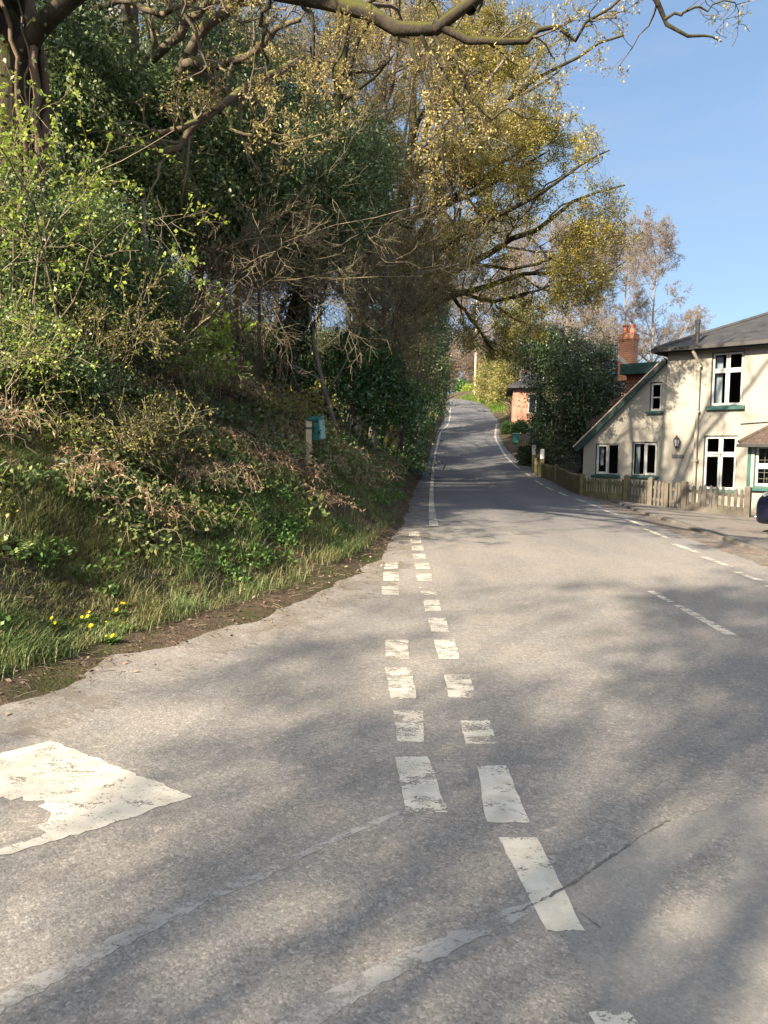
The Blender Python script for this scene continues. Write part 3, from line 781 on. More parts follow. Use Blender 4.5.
window(W_lo, 0, (0, .5, 1), (0, .66, 1), cot, .056)
window(W_l1, .045, (0, .52, 1), (0, 1), cot, .06, bare=(1,))
window(W_l2, .045, (0, .5, 1), (0, 1), cot, .06, bare=(0,))
window(W_at, .045, (0, 1), (0, 1), cot, .05, bar=.48)
# slate hipped roof
OV = .28; RISE = math.tan(R(24.5))
ze = EAVE + .06
A0, A1, B1, B0 = (-OV, -OV), (UM + OV, -OV), (UM + OV, DEP + OV), (-OV, DEP + OV)
hd = (DEP + 2 * OV) / 2; zr_ = ze + hd * RISE
rl, rr = (-OV + hd, -OV + hd, zr_), (UM + OV - hd, -OV + hd, zr_)
mb = MB()
vs = [(*A0, ze), (*A1, ze), (*B1, ze), (*B0, ze), rl, rr]
mb.add(vs, [(0, 1, 5, 4), (1, 2, 5), (2, 3, 4, 5), (3, 0, 4)])
lo = [(*p, ze - .05) for p in (A0, A1, B1, B0)]
mb.add([vs[0], vs[1], vs[2], vs[3]] + lo, [(0, 4, 5, 1), (1, 5, 6, 2), (2, 6, 7, 3), (3, 7, 4, 0), (4, 7, 6, 5)])
roof = mb.build('roof', M['slate'], cot)
mb = MB()
for e in (vs[0], vs[3]): mb.tube([e, rl], .07, 6)
for e in (vs[1], vs[2]): mb.tube([e, rr], .07, 6)
mb.tube([rl, rr], .08, 6)
mb.build('ridge_tiles', M['slate'], roof)
mb = MB()
mb.box(((UM) / 2, -OV - .065, ze - .075), (UM + 2 * OV + .1, .12, .10)); mb.box((-OV - .065, DEP / 2, ze - .075), (.12, DEP + 2 * OV - .02, .10))
mb.box(((UM) / 2, -OV + .03, ze - .115), (UM + 2 * OV - .1, .06, .13)); 
mb.build('gutter', M['black'], cot)
# downpipe, vent stack
ud, zd = fac(700.5, 352); zd -= HG; ub = fac(694, 480)[0]; ud = (ud + ub) / 2
mb = MB(); mb.tube([(ud - .10, -OV - .02, zd + .08), (ud - .08, -OV, zd - .02), (ud + .02, -.09, zd - .32), (ud + .02, -.09, zd - .5), (ud + .02, -.09, .0)], .048, 10)
for z in (zd - .42, 2.75, 1.35): mb.box((ud + .02, -.07, z), (.16, .12, .05))
mb.build('downpipe', M['cream_pipe'], cot)
uv, zv = fac(699, 345)
vt = MB(); vt.tube([(uv - .02, -.1, ze - .1), (uv - .02, -.1, ze + .62)], .06, 10); vt.tube([(uv - .02, -.1, ze + .62), (uv - .02, -.1, ze + .74)], .075, 10)
vt.build('vent_pipe', M['black'], cot)
# wing: sloping tiled roof with a dark barge board
mb = MB(); n_ = np.array((-sl, 1)) / math.hypot(sl, 1)
ua, ub_ = ULEFT - .22, .0
pa, pb = np.array((ua, rz_(ua))), np.array((ub_ - .003, rz_(ub_)))
def rslab(v0, v1, t0, t1, m, name, x0=pa, x1=pb):
    mb = MB(); q = [x0 + n_ * t0, x1 + n_ * t0, x1 + n_ * t1, x0 + n_ * t1]
    q[1][0] = min(q[1][0], -.003); q[2][0] = min(q[2][0], -.003)
    mb.prism([(p[0], v0, p[1]) for p in q], (0, v1 - v0, 0)); return mb.build(name, m, cot)
wroof = rslab(-.16, 5.6, .0, .05, M['brown_tile'], 'wing_roof')
rslab(-.16, -.10, -.15, -.004, M['teal_dark'], 'barge_board')
rslab(-.18, -.02, .052, .085, M['lead'], 'verge_strip')
# flat dormer box with a teal fascia behind the rake, tile hung below
VD = 2.6
d0_, d1_ = fac(622, 370, -VD), fac(664, 370, -VD); zt, zb_ = fac(630, 364, -VD)[1] - HG, fac(630, 374.5, -VD)[1] - HG
zl = fac(640, 400, -VD)[1] - HG
mb = MB(); mb.box(((d0_[0] + d1_[0]) / 2, VD + 1.2, (zl + zb_) / 2 - .3), (d1_[0] - d0_[0] - .25, 2.2, zb_ - zl + .6)); dorm = mb.build('dormer', M['red_tile'], cot)
mb = MB(); mb.box(((d0_[0] + d1_[0]) / 2, VD + 1.1, (zt + zb_) / 2), (d1_[0] - d0_[0], 2.5, zt - zb_)); mb.build('fascia', M['teal_dark'], dorm)
# brick chimney
VC = 4.2
c0, c1 = fac(617.5, 350, -VC), fac(633, 350, -VC); ct = fac(625, 333.5, -VC)[1] - HG; cb = fac(625, 372, -VC)[1] - HG; cc = fac(625, 341, -VC)[1] - HG
cu, cw = (c0[0] + c1[0]) / 2, c1[0] - c0[0]
mb = MB(); mb.box((cu, VC + .25, (cb - .3 + cc) / 2), (cw * .92, .42, cc - cb + .3))
mb.box((cu, VC + .25, cc + .03), (cw * .97, .46, .06)); mb.box((cu, VC + .25, cc + .10), (cw * 1.04, .52, .08))
mb.box((cu, VC + .25, (cc + .14 + ct) / 2), (cw * 1.0, .48, ct - cc - .14))
chim = mb.build('chimney', M['orange_brick'], cot)
for k in (-1, 1):
    mb = MB(); mb.lathe([(.10, 0), (.12, .05), (.10, .1), (.095, .26), (.12, .28), (.12, .33), (.09, .33)], (cu + k * cw * .22, VC + .25, ct + .002), 14); mb.build('chimney_pot', M['terracotta'], chim, smooth=False)
fl0 = fac(616, 352, -VC); 
mb = MB(); mb.prism([(cu - cw * .47, VC + .02, fac(617, 354, -VC)[1] - HG), (cu + cw * .40, VC + .02, fac(630, 366, -VC)[1] - HG), (cu + cw * .40, VC + .02, fac(630, 369, -VC)[1] - HG), (cu - cw * .47, VC + .02, fac(617, 359, -VC)[1] - HG)], (0, .05, 0)); mb.build('flashing', M['lead'], chim)
# roof that carries the chimney (behind the dormer)
mb = MB(); zz = cb + .1
mb.prism([(cu - 1.3, VC - .3, zz - 1.9), (cu + 3.2, VC - .3, zz + .25), (cu + 3.2, VC - .3, zz - .1), (cu - 1.3, VC - .3, zz - 2.2)], (0, 2.6, 0)); mb.build('rear_roof', M['brown_tile'], cot)
# bay with a hipped tiled roof on the right
OB = 1.0
bl_u = fac(749, 470, OB)[0]; bz0 = fac(751, 488, OB)[1] - HG; bz1 = fac(751, 443, OB)[1] - HG; br_u = bl_u + 2.6
mb = MB()
wh = (bl_u + .12, br_u - .12, bz0 + .03, bz1 - .06)
wall_cells(mb, bl_u, br_u, zlow, bz1, [wh], -OB, None, .1)
mb.add([(bl_u, -OB, zlow), (bl_u, -OB, bz1), (bl_u, -.003, bz1), (bl_u, -.003, zlow)], [(0, 1, 2, 3)]); mb.add([(br_u, -OB, zlow), (br_u, -OB, bz1), (br_u, -.003, bz1), (br_u, -.003, zlow)], [(3, 2, 1, 0)])
bay = mb.build('bay_wall', M['render'], cot)
wf = window(wh, -OB, (0, .34, .67, 1), (0, .5, 1), cot, .06, outer='teal', sillw=.09)
mb = MB(); mb.box((bl_u - .004, -OB + .04, (bz0 + bz1) / 2), (.09, .10, bz1 - bz0)); mb.box((bl_u - .02, -.5, bz0 - .02), (.1, 1.02, .09)); mb.build('corner_post', M['teal'], cot)
mb = MB()
for i in range(13):
    x = wh[0] + .05 + (wh[1] - wh[0] - .1) * i / 12; mb.box((x, -OB + .092, (wh[2] + wh[3]) / 2), (.008, .006, wh[3] - wh[2] - .1))
for i in range(7):
    z = wh[2] + .06 + (wh[3] - wh[2] - .12) * i / 6; mb.box(((wh[0] + wh[1]) / 2, -OB + .092, z), (wh[1] - wh[0] - .1, .006, .008))
mb.build('lead_bars', M['lead'], wf)
bt = fac(757, 414.5, 0.02)[1] - HG; o2 = .22; zc = bz1 + .02
mb = MB(); pt = [(bl_u - o2, -OB - o2, zc), (br_u + o2, -OB - o2, zc), (br_u + o2, -.005, zc), (bl_u - o2, -.005, zc), (bl_u + .75, -.005, bt), (br_u - .75, -.005, bt)]
mb.add(pt, [(0, 1, 5, 4), (1, 2, 5), (3, 0, 4), (3, 2, 1, 0)])
lowp = [(p[0], p[1], p[2] - .05) for p in pt[:4]]; mb.add(pt[:4] + lowp, [(0, 4, 5, 1), (1, 5, 6, 2), (3, 7, 4, 0), (4, 7, 6, 5)])
broof = mb.build('bay_roof', M['brown_tile'], cot)
mb = MB(); mb.tube([pt[0], pt[4]], .05, 6); mb.tube([pt[1], pt[5]], .05, 6); mb.build('ridge_tiles', M['brown_tile'], broof)
mb = MB(); mb.box(((bl_u + br_u) / 2, -OB - o2 - .05, zc - .09), (br_u - bl_u + 2 * o2, .1, .08)); mb.box((bl_u - o2 - .04, -.6, zc - .09), (.08, 1.15, .08)); mb.build('gutter', M['black'], broof)
# cable across the wall
ca, cb2 = fac(740.5, 424), fac(768, 422); mb = MB(); mb.tube([(ca[0], -.02, ca[1] - HG), (cb2[0], -.02, cb2[1] - HG)], .014, 6); mb.build('wall_cable', M['black'], cot)
# lantern and name plate by the wing
lu, lz = fac(678.3, 443); lz -= HG
lan = thing('wall_lantern', 'black wall lantern on the cream cottage wall', 'lantern', HW(lu, -.14, lz + HG), ROTH)
mb = MB(); mb.lathe([(.015, -.17), (.05, -.12), (.06, -.1)], (0, 0, 0), 6); mb.lathe([(.10, .10), (.085, .13), (.03, .19), (.012, .24)], (0, 0, 0), 6)
for a_ in range(6): mb.tube([(.06 * math.cos(a_ * 1.047), .06 * math.sin(a_ * 1.047), -.1), (.09 * math.cos(a_ * 1.047), .09 * math.sin(a_ * 1.047), .1)], .009, 4)
mb.box((0, .11, .0), (.03, .06, .05)); mb.box((0, .128, .0), (.07, .02, .16)); mb.build('frame', M['black'], lan)
mb = MB(); mb.lathe([(.05, -.098), (.08, .098)], (0, 0, 0), 6); mb.build('glass', plain_mat('frosted_glass', (.30, .31, .31), .25, .1, 20, .5), lan)
pu, pz = fac(678, 456.3)
pl = thing('name_plate', 'small grey house name plate below the wall lantern', 'sign', HW(pu, -.014, pz), ROTH)
mb = MB(); mb.box((0, 0, 0), (.36, .02, .11)); mb.build('board', M['plate'], pl, bevel=.006)
# curtain seen behind the upstairs window, things on the wing sill
def curtain(name, label, u0, u1, z0, z1, v):
    xs = np.linspace(u0, u1, 30); ys = v + .03 * np.sin(np.arange(30) * 1.3)
    V = np.concatenate([np.stack([xs, ys, np.full(30, z0)], -1), np.stack([xs, ys, np.full(30, z1)], -1)])
    i = np.arange(29); F = np.stack([i, i + 1, i + 31, i + 30], -1)
    o = mesh_np(name, V - np.array((u0, v, z0)), F, M['curtain'], smooth=True); o.location = HW(u0, v, z0 + HG); o.rotation_euler = (0, 0, ROTH)
    tag(o, label, 'curtain')
w_ = W_up[1] - W_up[0]
curtain('curtain', 'pale blue curtain drawn to the left behind the upstairs window', W_up[0] + .04, W_up[0] + w_ * .27, W_up[2] + .1, W_up[3] - .1, .24)
w_ = W_l2[1] - W_l2[0]
curtain('curtain', 'pale curtain at the left of the wing window nearest the lantern', W_l2[0] + .03, W_l2[0] + w_ * .2, W_l2[2] + .05, W_l2[3] - .05, .28)
w_ = W_l1[1] - W_l1[0]
curtain('curtain', 'pale curtain in the wing window nearest the sloping roof end', W_l1[0] + .05, W_l1[0] + w_ * .22, W_l1[2] + .3, W_l1[3] - .05, .28)
# ------------------------------------------------------------------ fences
def on_pav(px, py): return on(px, py, .066)
def fence_run(root, A, B, gap, wd, h, m, first=0, jit=.0, seed=0, tip=.05):
    A = np.array(A[:2]); B = np.array(B[:2]); L = np.linalg.norm(B - A); d = (B - A) / L; nn = np.array((-d[1], d[0]))
    g = rs(seed); mb = MB(); n = int(L / gap)
    rot = Matrix.Rotation(math.atan2(d[1], d[0]), 3, 'Z')
    for i in range(n):
        p = A + d * (gap * (i + .5) + g.normal() * .006); z = gz(*p) + .03; hh = h + g.normal() * .012
        t = g.normal() * .012
        pts = [(-wd / 2, -.011, 0), (wd / 2, -.011, 0), (wd / 2 + t, -.011, hh - tip), (t, -.011, hh), (-wd / 2 + t, -.011, hh - tip)]
        mb.prism([Vector((p[0], p[1], z)) + rot @ Vector(q) for q in pts], rot @ Vector((0, .022, 0)))
    pk = mb.build('pickets', m, root, root.location)
    mb = MB()
    for f in (.25, .72):
        for k in range(1):
            a = A + nn * .034; b = B + nn * .034
            za, zb2 = gz(*A) + h * f + .03, gz(*B) + h * f + .03
            mb.prism([(a[0] + nn[0] * w, a[1] + nn[1] * w, za + q) for w, q in ((-.018, -.04), (.018, -.04), (.018, .04), (-.018, .04))], (b[0] - a[0], b[1] - a[1], zb2 - za))
    mb.build('rails', m, root, root.location)
def fence_post(root, P, h, w, m, name='post'):
    mb = MB(); z = gz(P[0], P[1]); rot = Matrix.Rotation(ROTH, 3, 'Z')
    mb.box((P[0], P[1], z + h / 2 - .1), (w, w, h + .2), rot)
    q = [Vector((P[0], P[1], z + h)) + rot @ Vector((a * w / 2, b * w / 2, 0)) for a, b in ((-1, -1), (1, -1), (1, 1), (-1, 1))]
    mb.add(q + [Vector((P[0], P[1], z + h + w * .35))], [(0, 1, 4), (1, 2, 4), (2, 3, 4), (3, 0, 4)])
    mb.build(name, m, root, root.location)
fp = [on_pav(*p) for p in [(536, 473.5), (556, 481), (582, 493.5), (626, 501), (650, 505), (684, 509.5), (747, 517)]]
HT = .66
mf = thing('picket_fence', 'mossy green picket fence running along the pavement under the dark evergreen', 'fence', (*fp[2][:2], gz(*fp[2][:2])))
fence_run(mf, fp[0], fp[1], .105, .085, .60, M['wood_mossy'], seed=1); fence_run(mf, fp[1], fp[2], .105, .085, .66, M['wood_mossy'], seed=2)
for P in fp[:3]: fence_post(mf, P, HT + .06, .10, M['wood_mossy'])
mf2 = thing('picket_fence', 'weathered picket fence with green tinge below the two wing windows', 'fence', (*fp[3][:2], gz(*fp[3][:2])))
fence_run(mf2, fp[2], fp[3], .125, .065, HT - .03, M['wood_mossy'], seed=3); fence_run(mf2, fp[3], fp[4], .13, .065, HT - .03, M['wood_grey'], seed=4)
for P, m_ in ((fp[3], 'wood_mossy'), (fp[4], 'wood_grey')): fence_post(mf2, P, HT + .07, .12, M[m_])
gt = thing('picket_gate', 'small grey picket gate between the fence posts below the name plate', 'gate', (*fp[5][:2], gz(*fp[5][:2])))
ga = fp[4] + (fp[5] - fp[4]) * .06; gb = fp[4] + (fp[5] - fp[4]) * .94
fence_run(gt, ga, gb, .125, .065, HT, M['wood_grey'], seed=5); fence_post(gt, (ga + gb) / 2 + np.array((HN[0] * .03, HN[1] * .03, 0)), HT - .02, .10, M['wood_grey'], 'stile')
mf3 = thing('picket_fence', 'bleached grey picket fence on a board below the tall ground floor window', 'fence', (*fp[6][:2], gz(*fp[6][:2])))
fence_run(mf3, fp[5], fp[6], .145, .07, HT, M['wood_grey'], seed=6)
for P in (fp[5], fp[6]): fence_post(mf3, P, HT + .06, .13, M['wood_grey'])
mb = MB(); dd = fp[6] - fp[5]; za, zb3 = gz(*fp[5][:2]), gz(*fp[6][:2]); hn3 = (HN[0] * .02, HN[1] * .02, 0)
mb.prism([(fp[5][0] + HN[0] * w, fp[5][1] + HN[1] * w, za + q) for w, q in ((.015, 0), (.04, 0), (.04, .15), (.015, .15))], (dd[0], dd[1], zb3 - za)); mb.build('gravel_board', M['wood_grey'], mf3, mf3.location)
# ------------------------------------------------------------------ parked car: only its nose shows at the edge of the photo
cp = on_pav(749, 533)
car = thing('parked_car', 'dark navy hatchback parked nose on in front of the bay window', 'car', (cp[0], cp[1], cp[2]), ROTH + R(4))
def car_body():
    xs = [0, .06, .2, .5, .95, 1.2, 1.8, 2.6, 3.3, 3.75, 3.9]
    wd = [.50, .66, .76, .82, .85, .86, .87, .87, .85, .78, .70]
    zb = [.20, .13, .13, .15, .18, .18, .18, .18, .19, .25, .34]
    zt = [.52, .66, .74, .82, .90, .93, .95, .97, .98, .95, .90]
    k = 14; V = []; 
    for x, w, b, t in zip(xs, wd, zb, zt):
        pr = [(-.80, 0), (-.97, .12), (-1, .4), (-.985, .7), (-.93, .9), (-.72, .99), (-.3, 1.03), (.3, 1.03), (.72, .99), (.93, .9), (.985, .7), (1, .4), (.97, .12), (.80, 0)]
        V += [(x, w * p + .85, b + (t - b) * q) for p, q in pr]
    n = len(xs); F = [(j * k + i, j * k + (i + 1) % k, (j + 1) * k + (i + 1) % k, (j + 1) * k + i) for j in range(n - 1) for i in range(k)]
    F += [tuple(range(k))[::-1], tuple(range((n - 1) * k, n * k))]
    mb = MB(); mb.add(V, F); o = mb.build('body', M['car_paint'], car, smooth=True)
    s = o.modifiers.new('sub', 'SUBSURF'); s.levels = 2; s.render_levels = 2
    return o
cb_ = car_body()
mb = MB()
xs = [1.15, 1.75, 2.9, 3.6]; zz = [.94, 1.42, 1.47, 1.02]; ww = [.76, .60, .60, .68]
V = []
for x, z, w in zip(xs, zz, ww): V += [(x, .85 - w, z), (x, .85 + w, z)]
bw = [.8, .8, .8, .76]; V2 = [(x, .85 + s * b, .9) for x, b in zip((1.12, 1.75, 2.9, 3.65), bw) for s in (-1, 1)]
mb.add(V + V2, [(0, 1, 3, 2), (4, 5, 7, 6), (0, 2, 10, 8), (2, 4, 12, 10), (4, 6, 14, 12), (1, 9, 11, 3), (3, 11, 13, 5), (5, 13, 15, 7), (0, 8, 9, 1), (6, 7, 15, 14)])
mb.build('windows', M['car_glass'], car)
mb = MB(); mb.prism([(1.74, .85 - .6, 1.425), (2.95, .85 - .6, 1.475), (2.95, .85 + .6, 1.475), (1.74, .85 + .6, 1.425)], (0, 0, .03)); mb.build('roof', M['car_paint'], car, bevel=.012)
for y, s in ((.19, -1), (1.51, 1)):
    mb = MB(); a_ = .85 + s * .62
    mb.add([(.08, a_ - s * .20, .56), (.05, a_ - s * .22, .64), (.24, a_ - s * .10, .735), (.50, a_ + s * .13, .80), (.46, a_ + s * .17, .70), (.20, a_ + s * .08, .57)], [(0, 1, 2, 3, 4, 5)])
    q0 = np.array(mb.v); mb.v = [tuple(p) for p in q0.mean(0) + (q0 - q0.mean(0)) * np.array((.62, .62, .62))]
    hl = MB(); q = mb.v; cx_ = np.mean(q, 0)
    hl.add([tuple(p) for p in q] + [tuple(np.array(p) * .85 + cx_ * .15 + np.array((-.05, s * .02, .03))) for p in q], [(6, 7, 8, 9, 10, 11)] + [(i, (i + 1) % 6, 6 + (i + 1) % 6, 6 + i) for i in range(6)])
    hl.build('headlight', M['headlamp'], car, smooth=False)
    for x in (.72, 3.15):
        mb = MB(); Mx = Matrix.Rotation(R(90), 3, 'X')
        w = MB(); w.lathe([(.19, -.1), (.29, -.1), (.31, -.06), (.31, .06), (.29, .1), (.19, .1)], (0, 0, 0), 28)
        w.v = [tuple((Mx @ Vector(v)) + Vector((x, y + s * .0, .31))) for v in w.v]; wh_ = w.build('wheel', M['rubber'], car)
        r_ = MB(); r_.lathe([(.195, -.105), (.195, .105)], (0, 0, 0), 20); r_.v = [tuple((Mx @ Vector(v)) + Vector((x, y, .31))) for v in r_.v]; r_.build('rim', M['chrome'], wh_)
mb = MB(); mb.box((.04, .85, .27), (.08, 1.15, .035)); mb.build('bumper_trim', M['chrome'], car, bevel=.01)
mb = MB(); mb.box((.0, .85, .46), (.04, .62, .14)); mb.build('grille', M['black'], car, bevel=.01)
mb = MB(); mb.lathe([(.045, 0), (.05, .02), (.03, .035)], (0, 0, 0), 14); My = Matrix.Rotation(R(-90), 3, 'Y'); mb.v = [tuple((My @ Vector(v)) + Vector((.05, .38, .38))) for v in mb.v]; mb.build('fog_lamp', M['headlamp'], car)
# ------------------------------------------------------------------ far brick house, storage bin, marker posts, pole
def at_z(px, py, Y): return at(px, py, Y)
bh = at(513, 400, 47); bg = gz(bh[0], bh[1])
bh_r = thing('brick_house', 'red brick house with grey hipped roof half hidden by the dark evergreen', 'house', (bh[0], bh[1], bg), R(-8))
zt = at(513, 386, 47)[2] - bg
mb = MB(); mb.box((3.5, 3, zt / 2), (7, 6, zt)); mb.build('wall', M['pink_brick'], bh_r)
mb = MB(); z0 = zt; r = [(-.35, -.35, z0), (7.35, -.35, z0), (7.35, 6.35, z0), (-.35, 6.35, z0), (2.6, 3, z0 + 1.5), (4.4, 3, z0 + 1.5)]
mb.add(r, [(0, 1, 5, 4), (1, 2, 5), (2, 3, 4, 5), (3, 0, 4)]); mb.add([(x, y, z - .14) for x, y, z in r[:4]] + r[:4], [(0, 1, 5, 4), (1, 2, 6, 5), (2, 3, 7, 6), (3, 0, 4, 7), (3, 2, 1, 0)]); mb.build('roof', M['slate'], bh_r)
for k, (x, z) in enumerate([(1.35, zt * .62), (3.2, zt * .62), (5.2, zt * .62)]):
    mb = MB(); mb.box((x, -.02, z), (.9, .08, 1.2)); f = mb.build('window', M['white_wood'], bh_r)
    mb = MB()
    for s in (-1, 1): mb.box((x + s * .21, -.065, z + .0), (.34, .02, 1.05))
    mb.build('pane', M['car_glass'], f)
bp = on(516, 446); zb4 = gz(bp[0], bp[1]); sb_h = at(516, 433, bp[1])[2] - zb4
sb = thing('storage_bin', 'green plastic bin standing at the driveway mouth beside the clipped bushes', 'bin', (bp[0], bp[1], zb4), R(-12))
w = .36 * sb_h; mb = MB()
t_ = [(-w * .82, -w * .8, 0), (w * .82, -w * .8, 0), (w * .82, w * .8, 0), (-w * .82, w * .8, 0), (-w, -w, sb_h * .88), (w, -w, sb_h * .88), (w, w, sb_h * .88), (-w, w, sb_h * .88)]
mb.add(t_, [(3, 2, 1, 0), (0, 1, 5, 4), (1, 2, 6, 5), (2, 3, 7, 6), (3, 0, 4, 7), (4, 5, 6, 7)]); mb.build('body', M['green_plastic'], sb, bevel=.02)
mb = MB(); mb.prism([(-w * 1.08, -w * 1.1, sb_h * .885), (-w * 1.08, w * 1.1, sb_h * .885), (-w * 1.08, w * 1.1, sb_h * .98), (-w * 1.08, 0, sb_h), (-w * 1.08, -w * 1.1, sb_h * .94)], (w * 2.16, 0, 0)); mb.build('lid', M['green_plastic'], sb, bevel=.02)
mb = MB(); mb.tube([(-w * .9, w * 1.15, sb_h * .9), (w * .9, w * 1.15, sb_h * .9)], .02, 8); mb.build('handle', M['green_plastic'], sb)
for px, py, lab in ((534, 450, 'white topped marker post farther from the mossy fence'), (542.3, 454, 'white topped marker post at the end of the mossy fence')):
    q = on(px, py + 22 if px < 538 else py + 22); z = gz(q[0], q[1]); zt_ = at(px, py - 5, q[1])[2]
    q2 = at(px, py, q[1]); z = gz(q2[0], q2[1])
    po = thing('marker_post', lab, 'post', (q2[0], q2[1], z), R(10), 'white topped marker posts')
    h_ = max(.5, zt_ - z); mb = MB(); mb.box((0, 0, h_ * .33), (.12, .12, h_ * .66)); mb.build('shaft', M['wood_mossy'], po)
    mb = MB(); mb.box((0, 0, h_ * .83), (.125, .125, h_ * .34)); mb.build('head', M['white_post'], po, bevel=.012)
tp = at(475, 394, 92); zt_ = gz(tp[0], tp[1]); ht = at(475, 300, 92)[2] - zt_
tel = thing('telegraph_pole', 'tall pale wooden telegraph pole beside the far lane', 'pole', (tp[0], tp[1], zt_))
mb = MB(); mb.tube([(0, 0, -.3), (0, 0, ht)], [.16, .11], 12); mb.build('shaft', M['telegraph'], tel)
mb = MB(); mb.box((0, 0, ht - .4), (1.4, .1, .1)); mb.build('cross_arm', M['telegraph'], tel)
# ------------------------------------------------------------------ dog waste bin on its post
BP = on_ground(308, 463); bz = gz(BP[0], BP[1]) - .05
db = thing('waste_bin', 'teal dog waste bin on a wooden post on the leafy bank', 'bin', (BP[0], BP[1], bz), R(20))
k = BP[1] / 770.0
ph = (at(307, 422, BP[1])[2] - bz)
pw = 6.2 * k
mb = MB(); mb.box((0, 0, ph / 2), (pw, pw, ph)); mb.add([(-pw / 2, -pw / 2, ph), (pw / 2, -pw / 2, ph), (pw / 2, pw / 2, ph + .02), (-pw / 2, pw / 2, ph + .02)], [(0, 1, 2, 3)])
mb.build('post', M['post_wood'], db, bevel=.006)
z0, z1 = at(316, 440, BP[1])[2] - bz, at(316, 416.5, BP[1])[2] - bz; hb = z1 - z0; bw_ = 14 * k; bd = bw_ * .75
rt = Matrix.Rotation(R(-6), 3, 'Y') @ Matrix.Rotation(R(-48), 3, 'Z')
oc = Vector((pw / 2 + bw_ * .52, .04, z0))
loc = lambda p: tuple(rt @ Vector(p) + oc)
a_, b_ = bw_ / 2, bd / 2
mb = MB(); body = [(-a_ * .88, -b_, 0), (a_ * .88, -b_, 0), (a_ * .88, b_, 0), (-a_ * .88, b_, 0), (-a_, -b_ * 1.05, hb * .86), (a_, -b_ * 1.05, hb * .86), (a_, b_ * 1.05, hb * .97), (-a_, b_ * 1.05, hb * .97)]
mb.add([loc(p) for p in body], [(3, 2, 1, 0), (0, 1, 5, 4), (1, 2, 6, 5), (2, 3, 7, 6), (3, 0, 4, 7), (4, 5, 6, 7)]); mb.build('body', M['bin_teal'], db, bevel=.012)
mb = MB(); lid = [(-a_ * 1.06, -b_ * 1.15, hb * .87), (a_ * 1.06, -b_ * 1.15, hb * .87), (a_ * 1.06, b_ * 1.1, hb * .98), (-a_ * 1.06, b_ * 1.1, hb * .98)]
lid += [(p[0], p[1], p[2] + .025) for p in lid]; mb.add([loc(p) for p in lid], [(3, 2, 1, 0), (0, 1, 5, 4), (1, 2, 6, 5), (2, 3, 7, 6), (3, 0, 4, 7), (4, 5, 6, 7)]); mb.build('lid', M['bin_teal'], db, bevel=.006)
mb = MB(); mb.add([loc(p) for p in [(a_ * .90 + .006, -b_ * .9, hb * .06), (a_ * .90 + .006, b_ * .9, hb * .06), (a_ + .004, b_ * .95, hb * .86), (a_ + .004, -b_ * .95, hb * .82)]], [(0, 1, 2, 3)]); mb.build('side_sheen', M['bin_sheen'], db)  # sky reflection on the right face, painted as a lighter sheet
mb = MB(); fy = lambda z: -b_ * (1 + .05 * z / (hb * .86)) - .004
def fdot(x, z, r, kx=1):
    mb.add([loc((x + r * kx * math.cos(t), fy(z), z + r * math.sin(t))) for t in np.linspace(0, 6.283, 11)[:-1]], [tuple(range(10))])
def fbar(x0, z0_, x1, z1_, w):
    d = np.array((x1 - x0, z1_ - z0_)); d /= np.linalg.norm(d); q = np.array((-d[1], d[0])) * w / 2
    mb.add([loc((p[0], fy(p[1]) - .0006, p[1])) for p in [(x0 + q[0], z0_ + q[1]), (x0 - q[0], z0_ - q[1]), (x1 - q[0], z1_ - q[1]), (x1 + q[0], z1_ + q[1])]], [(0, 1, 2, 3)])
s = hb
fdot(-.02, s * .72, s * .05); fbar(-.02, s * .65, -.015, s * .42, s * .1); fbar(-.02, s * .44, -.05, s * .22, s * .05); fbar(-.01, s * .44, .03, s * .22, s * .05); fbar(-.02, s * .62, .06, s * .46, s * .035)
fbar(.06, s * .33, .12, s * .33, s * .08); fbar(.065, s * .3, .065, s * .2, s * .03); fbar(.115, s * .3, .115, s * .2, s * .03); fdot(.13, s * .4, s * .035); fbar(-.02, s * .86 * .93, .1, s * .86 * .93, s * .06)
mb.build('pictogram', M['bin_dark'], db)
mb = MB(); mb.box((0, 0, (z0 + z1) / 2), (pw * 1.15, pw * 1.15, .03)); mb.build('bracket', M['black'], db)
# ------------------------------------------------------------------ trees and plants
def pth(pts):
    """(px, py, Y) triples -> world polyline"""
    return np.array([at(*p) for p in pts])

def limbset(specs, n=12):
    """specs: (world pts, r0, r1) -> stacked arrays"""
    P = np.stack([resample(s[0], n) for s in specs]); Rd = np.stack([np.linspace(s[1], s[2], n) for s in specs])
    return P, Rd

def wob(g, P, a):
    Q = P.copy(); Q[:, 1:-1] += g.normal(size=Q[:, 1:-1].shape) * a; return Q

